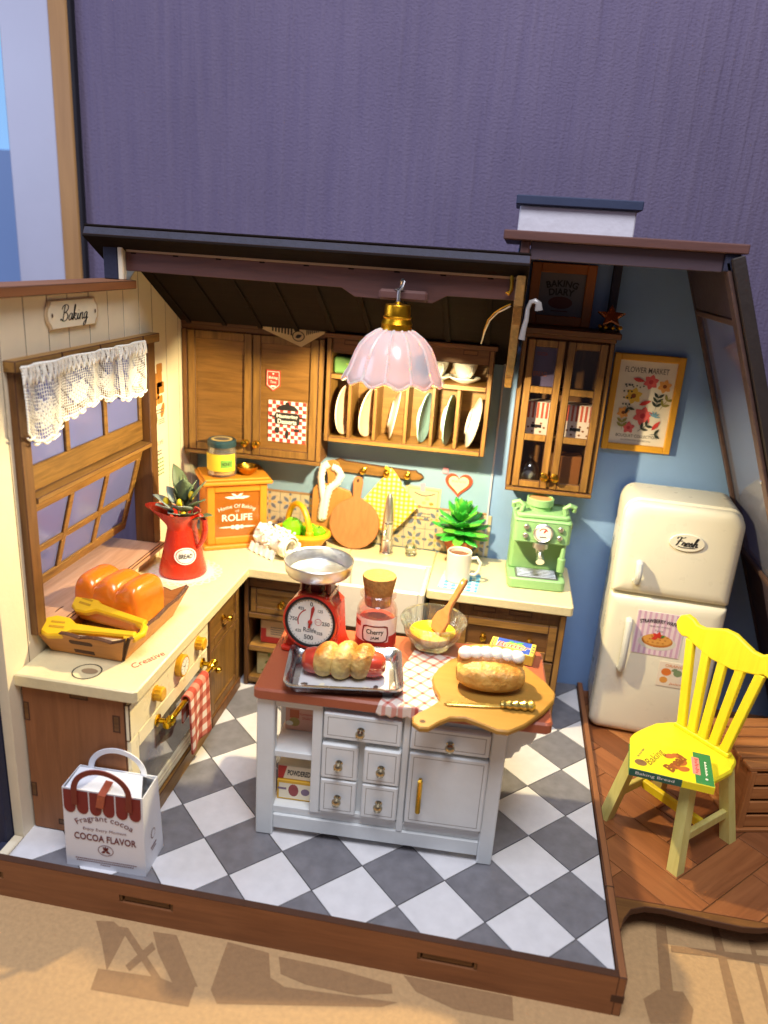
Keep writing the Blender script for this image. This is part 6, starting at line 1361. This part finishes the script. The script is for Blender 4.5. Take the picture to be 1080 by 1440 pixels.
cf = thing('brass_clip', 'small brass hook screwed under the roof edge', 'hook', (2.0, 5.15, 13.2)); mb = MB(); mb.tube([(1.95,5.2,13.7),(1.97,5.15,13.5),(1.97,5.12,13.35),(1.92,5.1,13.25),(1.86,5.1,13.3)], .05, 8); mb.build('clip', BRASS, cf, w=True)
# framed flower print
fp = thing('flower_poster', 'yellow framed flower market poster on the blue wall', 'picture', (6.35, 9.95, 8.6))
MFL = PF(10.0)
mb = MB(MFL); mb.frame(5.3, 7.4, 8.6, 11.6, .2, 0, .16, .02); mb.build('frame', mat('mustard_frame','cf9626',.5,.06), fp, w=True)
mb = MB(MFL); mb.box(5.48, 7.22, 8.78, 11.42, 0, .04, 0); mb.build('sheet', mat('poster_paper','ddd6cc',.6), fp, w=True, smooth=0)
text('FLOWER MARKET', .17, INKG, fp, MFL, 6.33, 11.12, 1.3, 0, .005, z=.045); text('BOUQUET COLLECTION', .11, INK, fp, MFL, 6.33, 9.06, 1.25, 0, .008, z=.045); text('ILLUSTRATION EXHIBITION', .05, INKG, fp, MFL, 6.33, 8.93, .9, 0, .0, z=.045)
mb = MB(MFL); zc = [.042]
def fl_(o, c): zc[0] += .0003; mb.flat(o, zc[0], None, c)
def flower(x, y, r, c, cc=5, n=6):
    for k in range(n): fl_(leafo(x, y, r, r*.75, 360/n*k+20), c)
    fl_(circ(x,y,r*.28,r*.28,10), cc)
def sprig(x, y, rot, L, c, n=3):
    for k in range(n):
        t = (k+1)/(n+1)*L; X, Y = x+t*math.cos(math.radians(rot)), y+t*math.sin(math.radians(rot))
        fl_(leafo(X, Y, .22, .09, rot+45), c); fl_(leafo(X, Y, .22, .09, rot-45), c)
    fl_(leafo(x, y, L, .02, rot), c)
flower(6.05,10.32,.27,1,6); flower(6.5,10.78,.24,0,4); flower(6.92,10.68,.22,2,6); flower(6.42,9.72,.3,0,4); flower(5.82,9.78,.2,2,6); flower(6.05,9.32,.2,0,4,5)
sprig(6.75,9.9,85,.55,3,3); sprig(6.3,9.2,40,.5,3,2); sprig(5.85,9.2,95,.4,7,2); sprig(6.85,9.9,60,.6,7,2); sprig(6.7,9.15,10,.3,3,1); sprig(5.85,10.1,-60,.35,3,1)
for x, y, r in ((6.25,10.05,25),(6.75,9.3,55),(5.95,10.85,-10)): fl_(leafo(x, y, .38, .13, r), 8)
for k in range(12): fl_(circ(5.75+.11*(k%3)+random.uniform(-.02,.02), 10.05+.2*(k//3), .03,.03,8), 3)
for k in range(5): fl_(leafo(6.75, 9.72, .2, .05, k*36), 9)
for k in range(6): fl_(circ(5.8+.1*k, 10.6+.04*(k%2), .025,.025,8), 3)
mb.build('flower_print', [mat('rose_print','d2565a',.6,.15,6), mat('sun_print','d9b23c',.6,.15,6), mat('peach_print','d99a50',.6,.15,6), mat('ink_leaf','27332f',.6), mat('crimson_print','b0283a',.6), mat('umber_centre','6b2a14',.6), mat('umber_centre2','7a3a14',.6), mat('olive_leafp','8a8444',.6), mat('scarlet_leaf','c43434',.6), mat('sky_leaf','6f9fbe',.6)], fp, w=True, smooth=0, fix=False)
# fridge
fg = thing('fridge', 'ivory retro fridge freezer with rounded corners against the blue wall', 'fridge', (6.0, 7.72, -.195), -3.5)
FW, FD, FH = 3.4, 2.2, 7.78
mb = MB(PF(FD)); mb.prism(rrect(.0, FW-.0, .06, FH+.04, .46, 7), 0, FD-.34, .1); mb.build('cabinet', FRIDGE, fg)
def door_(z0, z1, rt, rb2, name):
    o = []
    for cx, cy, a, r in ((FW-rt, z1-rt, 0, rt), (rt, z1-rt, 90, rt), (rb2, z0+rb2, 180, rb2), (FW-rb2, z0+rb2, 270, rb2)):
        for i in range(9): t = math.radians(a+90*i/8); o.append((cx+r*math.cos(t), cy+r*math.sin(t)))
    n = len(o); cx, cy = FW/2, (z0+z1)/2; vs = []; prof = [(0,0),(0,.14),(.03,.22),(.09,.28),(.2,.32),(.35,.335)]
    for ins, c in prof:
        kx, ky = 1-ins/(FW/2), 1-ins/((z1-z0)/2)
        vs += [(cx+(p[0]-cx)*kx, cy+(p[1]-cy)*ky, c) for p in o]
    fs = [list(range(n))[::-1]]+[[k*n+i, k*n+(i+1)%n, (k+1)*n+(i+1)%n, (k+1)*n+i] for k in range(len(prof)-1) for i in range(n)]+[[(len(prof)-1)*n+i for i in range(n)]]
    m2 = MB(PF(.3)); m2.add(vs, fs); return m2.build(name, FRIDGE, fg, smooth=50)
dt_ = door_(4.88, 7.78, .5, .06, 'freezer_door'); db_ = door_(0.06, 4.80, .06, .3, 'fridge_door')
B(fg, 'seal', mat('seal_grey','b5b09a',.6), .08, FW-.08, .12, .3, 4.78, 4.9, .01, w=False); B(fg, 'foot', INKG, .3, FW-.3, .3, FD-.2, 0, .08, .01, w=False)
MFD = PF(-.036)
mb = MB(MFD); mb.prism(circ(1.86, 6.75, .5, .27, 32), 0, .05, .015); eb = mb.build('badge', FRIDGE, dt_)
script('Fresh', .28, INK, eb, PF(-.086), 1.86, 6.78, .62, pen=.12, world=False, z=.006)
mb = MB(PF(-.086)); mb.tube([(1.62,6.63,.006),(1.75,6.6,.006),(1.95,6.61,.006),(2.1,6.62,.006)], .012, 4); mb.build('underline', INK, eb)
def fhandle(x, z0, z1, par):
    mb = MB(MFD); mb.tube([(x,z0,.0),(x,z0+.06,.14),(x,z0+.2,.2),(x,(z0+z1)/2,.23),(x,z1-.2,.2),(x,z1-.06,.14),(x,z1,0)], [.1,.11,.11,.11,.11,.11,.1], 10).ell((x+.0,z0+.03,.02),(.13,.1,.05),10,6); mb.build('handle', mat('handle_grey','cfd0cc',.3), par)
fhandle(.66, 5.32, 5.95, dt_); fhandle(.66, 2.35, 4.05, db_)
def mag(name, lab, a0, a1, b0, b1, m_):
    t = thing(name, lab, 'sticker', (0,0,0), -3.5); c = WM[fg.name] @ Vector(((a0+a1)/2, -.04, b0)); t.location = c*S; WM[t.name] = T(c) @ RZ(-3.5); w = (a1-a0)/2
    mb = MB(PF(0)); mb.box(-w, w, 0, b1-b0, 0, .012, 0); mb.build('card', m_, t, smooth=0); return t, w, b1-b0
t, w, h = mag('waffle_sticker', 'pink striped sticker with a strawberry waffle on the fridge door', .88, 2.28, 2.98, 4.42, mat('pale_pink','e6d2da',.6))
mb = MB(PF(-.012))
for k in range(9): mb.rect(-w+.03+k*.158, -w+.1+k*.158, .01, h-.01, .002, None, 0)
mb.flat(circ(0,.44,.56,.26,24), .004, None, 1); mb.flat(circ(0,.5,.46,.22,24), .006, None, 2); mb.flat(circ(0,.54,.42,.19,24), .008, None, 3)
for k in range(12): mb.rect(-.3+.15*(k%4)+.05*(k//4), -.24+.15*(k%4)+.05*(k//4), .42+.1*(k//4), .46+.1*(k//4), .010, None, 2)
for r in (20,80,140,200): mb.flat(leafo(0,.62,.2,.12,r), .012+r*1e-5, None, 4)
mb.flat(leafo(.08,.62,.16,.08,40), .016, None, 5)
mb.build('print', [mat('mauve_stripe','d0a8c2',.6), WAX, mat('waffle_brown','b9742e',.6,.2,8), mat('waffle_gold','d89c4c',.6,.2,8), mat('strawberry','c8362c',.5,.2,8), mat('mint_leaf','4a7a3a',.6)], t, smooth=0, fix=False)
text('STRAWBERRY WAFFLE', .13, INK, t, PF(-.012), 0, 1.16, 1.2, 0, .02, 2.4, world=False); text('special menu', .07, INKG, t, PF(-.012), 0, .98, .6, .1, 0, world=False); text('Taste', .06, INKG, t, PF(-.012), 0, .84, .25, .1, 0, world=False)
t, w, h = mag('fruit_sticker', 'small cream sticker with orange fruits below the waffle sticker', 1.78, 2.75, 1.98, 2.82, mat('peach_paper','e9dcc8',.6))
mb = MB(PF(-.012)); mb.flat(circ(-.24,.5,.15,.13,14), .003, None, 0); mb.flat(circ(-.28,.22,.12,.11,14), .003, None, 1); mb.flat(circ(.1,.5,.13,.12,14), .003, None, 2); mb.flat(leafo(-.1,.55,.2,.1,30), .004, None, 2); mb.build('print', [mat('orange_fruit','dc7a34',.6), mat('apricot','dd9a48',.6), mat('sage_print','7a8f6a',.6)], t, smooth=0, fix=False)
text('ORANGE', .09, mat('orange_ink','d2783c',.6), t, PF(-.012), 0, .73, .6, .1, 0, world=False); text('juice', .1, mat('orange_ink','d2783c',.6), t, PF(-.012), .1, .12, .4, .2, 0, world=False)
# chair
ch_ = thing('chair', 'bright yellow spindle back wooden chair on the parquet floor', 'chair', (7.72, 3.42, -.195), -47)
YS = wood('pale_yellow_paint','dcd488','cabf6a','Z',.55,.7,.4,.04)
ZS = 2.5
def seat_o(): 
    o = []
    for i in range(48):
        t = 2*PI*i/48; c, s_ = math.cos(t), math.sin(t)
        X = 1.12*math.copysign(abs(c)**.55, c)*(1+.05*math.cos(2*t)); Y = 1.16*math.copysign(abs(s_)**.55, s_)
        o.append((X*(1-.05*(Y > .5)), Y))
    return o
mb = MB(); mb.prism(seat_o(), ZS-.18, ZS, .05); mb.build('seat', YELP, ch_)
for sx in (-1, 1):
    for y0, y1 in ((-.78,-1.12),(.78,1.12)):
        mb = MB(); x0, x1 = sx*.78, sx*1.12; hw = .15
        vs = [(x1-hw,y1-hw,0),(x1+hw,y1-hw,0),(x1+hw,y1+hw,0),(x1-hw,y1+hw,0),(x0-hw*.9,y0-hw*.9,ZS-.17),(x0+hw*.9,y0-hw*.9,ZS-.17),(x0+hw*.9,y0+hw*.9,ZS-.17),(x0-hw*.9,y0+hw*.9,ZS-.17)]
        mb.add(vs, [(0,3,2,1),(4,5,6,7),(0,1,5,4),(1,2,6,5),(2,3,7,6),(3,0,4,7)]); mb.build('leg', YS, ch_)
for sx in (-1,1): B(ch_, 'stretcher', YS, sx*.99-.07, sx*.99+.07, -.88, .88, .72, .98, .02, w=False)
B(ch_, 'stretcher', YELP, -.91, .91, -.08, .08, .7, .95, .02, w=False)
MBK = T((0,.78,ZS)) @ RX(-4) @ PF(.09)
mb = MB(MBK); mb.box(-.82,.82,0,.12,0,.18,.02); mb.build('back_base', YELP, ch_)
for k in range(5):
    x0, x1 = -.64+k*.32, -1.0+k*.5; mb = MB(MBK); mb.prism([(x0-.12,.1),(x0+.12,.1),(x1+.12,2.5),(x1-.12,2.5)], .01, .17, .02); mb.build('spindle', YELP, ch_)
o = []
up = [(-1.42,2.6),(-1.5,2.8),(-1.42,3.02),(-1.25,3.12),(-1.05,3.08),(-.9,2.98),(-.7,2.98),(-.45,3.08),(-.15,3.2),(.15,3.2),(.45,3.08),(.7,2.98),(.9,2.98),(1.05,3.08),(1.25,3.12),(1.42,3.02),(1.5,2.8),(1.42,2.6)]
lo = [(1.25,2.5),(1.08,2.54),(.95,2.46),(.6,2.36),(.3,2.28),(-.3,2.28),(-.6,2.36),(-.95,2.46),(-1.08,2.54),(-1.25,2.5)]
mb = MB(MBK); mb.prism(up+lo, 0, .18, .03); mb.build('top_rail', YELP, ch_)
# book on the chair
M0 = WM[ch_.name]; c = Vector((7.2, 2.5, ZS-.195+.004))
bk_ = thing('recipe_book', 'yellow and green bread baking book lying on the yellow chair', 'book', tuple(c), -8)
HX, HY, HT_ = .98, .66, .2
B(bk_, 'pages', PAPER, -HX+.03, HX-.03, -HY+.03, HY-.02, .02, HT_-.02, .005, w=False)
B(bk_, 'cover', mat('book_yellow','f0de22',.4), -HX, HX, -HY, HY, HT_-.02, HT_, .004, w=False); B(bk_, 'cover', mat('book_green','1f7a48',.4), -HX, HX, -HY, HY, 0, .02, .004, w=False)
B(bk_, 'spine', mat('book_teal','1f5a4c',.4), -HX, HX*.25, -HY-.012, -HY+.01, .0, HT_, .004, w=False)
B(bk_, 'spine', mat('book_yellow','f0de22',.4), HX*.25, HX, -HY-.012, -HY+.01, .0, HT_, .004, w=False)
MBK2 = PT(HT_); mb = MB(MBK2); mb.rect(.55, HX-.01, -HY+.01, HY-.01, .003, None, 0); mb.rect(.5, .68, -.3, .42, .005, None, 1); mb.flat(circ(-.72,-.34,.15,.13,16), .004, None, 2)
for x, y, r in ((-.02,.22,30),(.18,.3,-10),(.28,.05,60),(.1,-.18,0),(.3,-.2,30)): mb.flat(circ(x,y,.15,.1,14,r), .004+.0003*r/30, None, 3)
mb.build('print', [mat('book_green','1f7a48',.4), mat('salmon_band','e08a84',.5), mat('brown_seal','7a5a3a',.6,.4,8), mat('pretzel_brown','b0602c',.5,.25,6)], bk_, smooth=0, fix=False)
text('Baking', .28, mat('brown_script','6a4a20',.6), bk_, MBK2 @ T((-.36,.02,0)) @ RZ(62), 0, 0, .8, .4, .0, world=False, z=.006); text('Bread', .3, mat('brown_bread','8a4a20',.5,.3,6), bk_, MBK2 @ T((.1,-.02,0)) @ RZ(62), 0, 0, .85, .2, .05, world=False, z=.008)
mb = MB(MBK2); 
for k in range(9): mb.rect(.57+.02*(k%2), .62+.02*(k%3), -.24+k*.07, -.20+k*.07, .008, None, 0)
for k in range(10): mb.rect(.80, .83+.02*(k%2), -.28+k*.06, -.24+k*.06, .008, None, 1)
mb.flat(circ(.81,-.42,.035,.035,8), .008, None, 1); mb.build('small_print', [REDINK, WHITEINK], bk_, smooth=0, fix=False)
text('the home baker', .07, INKG, bk_, MBK2 @ T((-.72,.1,0)) @ RZ(70), 0, 0, .45, .1, 0, world=False, z=.006)
text('Baking Bread', .1, WHITEINK, bk_, PF(-HY-.012), -.38, .1, .9, 0, 0, world=False, z=.004)
# wooden crate behind the chair
cr = thing('wooden_crate', 'brown slatted wooden crate on the parquet behind the yellow chair', 'crate', (9.62, 3.75, -.195), 14)
CR = {a: wood('crate_wood','b97c48','94592c',a,.55,.8,rnd=.08) for a in 'XYZ'}
CX, CY, CH = 2.4, 2.3, 1.92
for x, y in ((0,0),(CX-.18,0),(0,CY-.18),(CX-.18,CY-.18)): B(cr, 'post', CR['Z'], x, x+.18, y, y+.18, 0, CH, .02, w=False)
B(cr, 'side_panel', CR['Y'], .02, .1, .18, CY-.18, .25, CH, .02, w=False); B(cr, 'side_panel', CR['X'], .18, CX-.18, CY-.1, CY-.02, .1, CH, .02, w=False)
for k in range(4): B(cr, 'front_slat', CR['X'], .18, CX-.18, .03, .11, .12+k*.45, .48+k*.45, .02, w=False)
for k in range(5): B(cr, 'top_slat', CR['X'], -.04, CX+.04, .0+k*.47, .42+k*.47, CH+.002, CH+.12, .02, w=False)
mb = MB(); mb.prism([(-.06,-.06),(CX+.06,-.06),(CX+.06,CY+.06),(-.06,CY+.06)], .0, .1, .02); mb.build('base', CR['X'], cr)
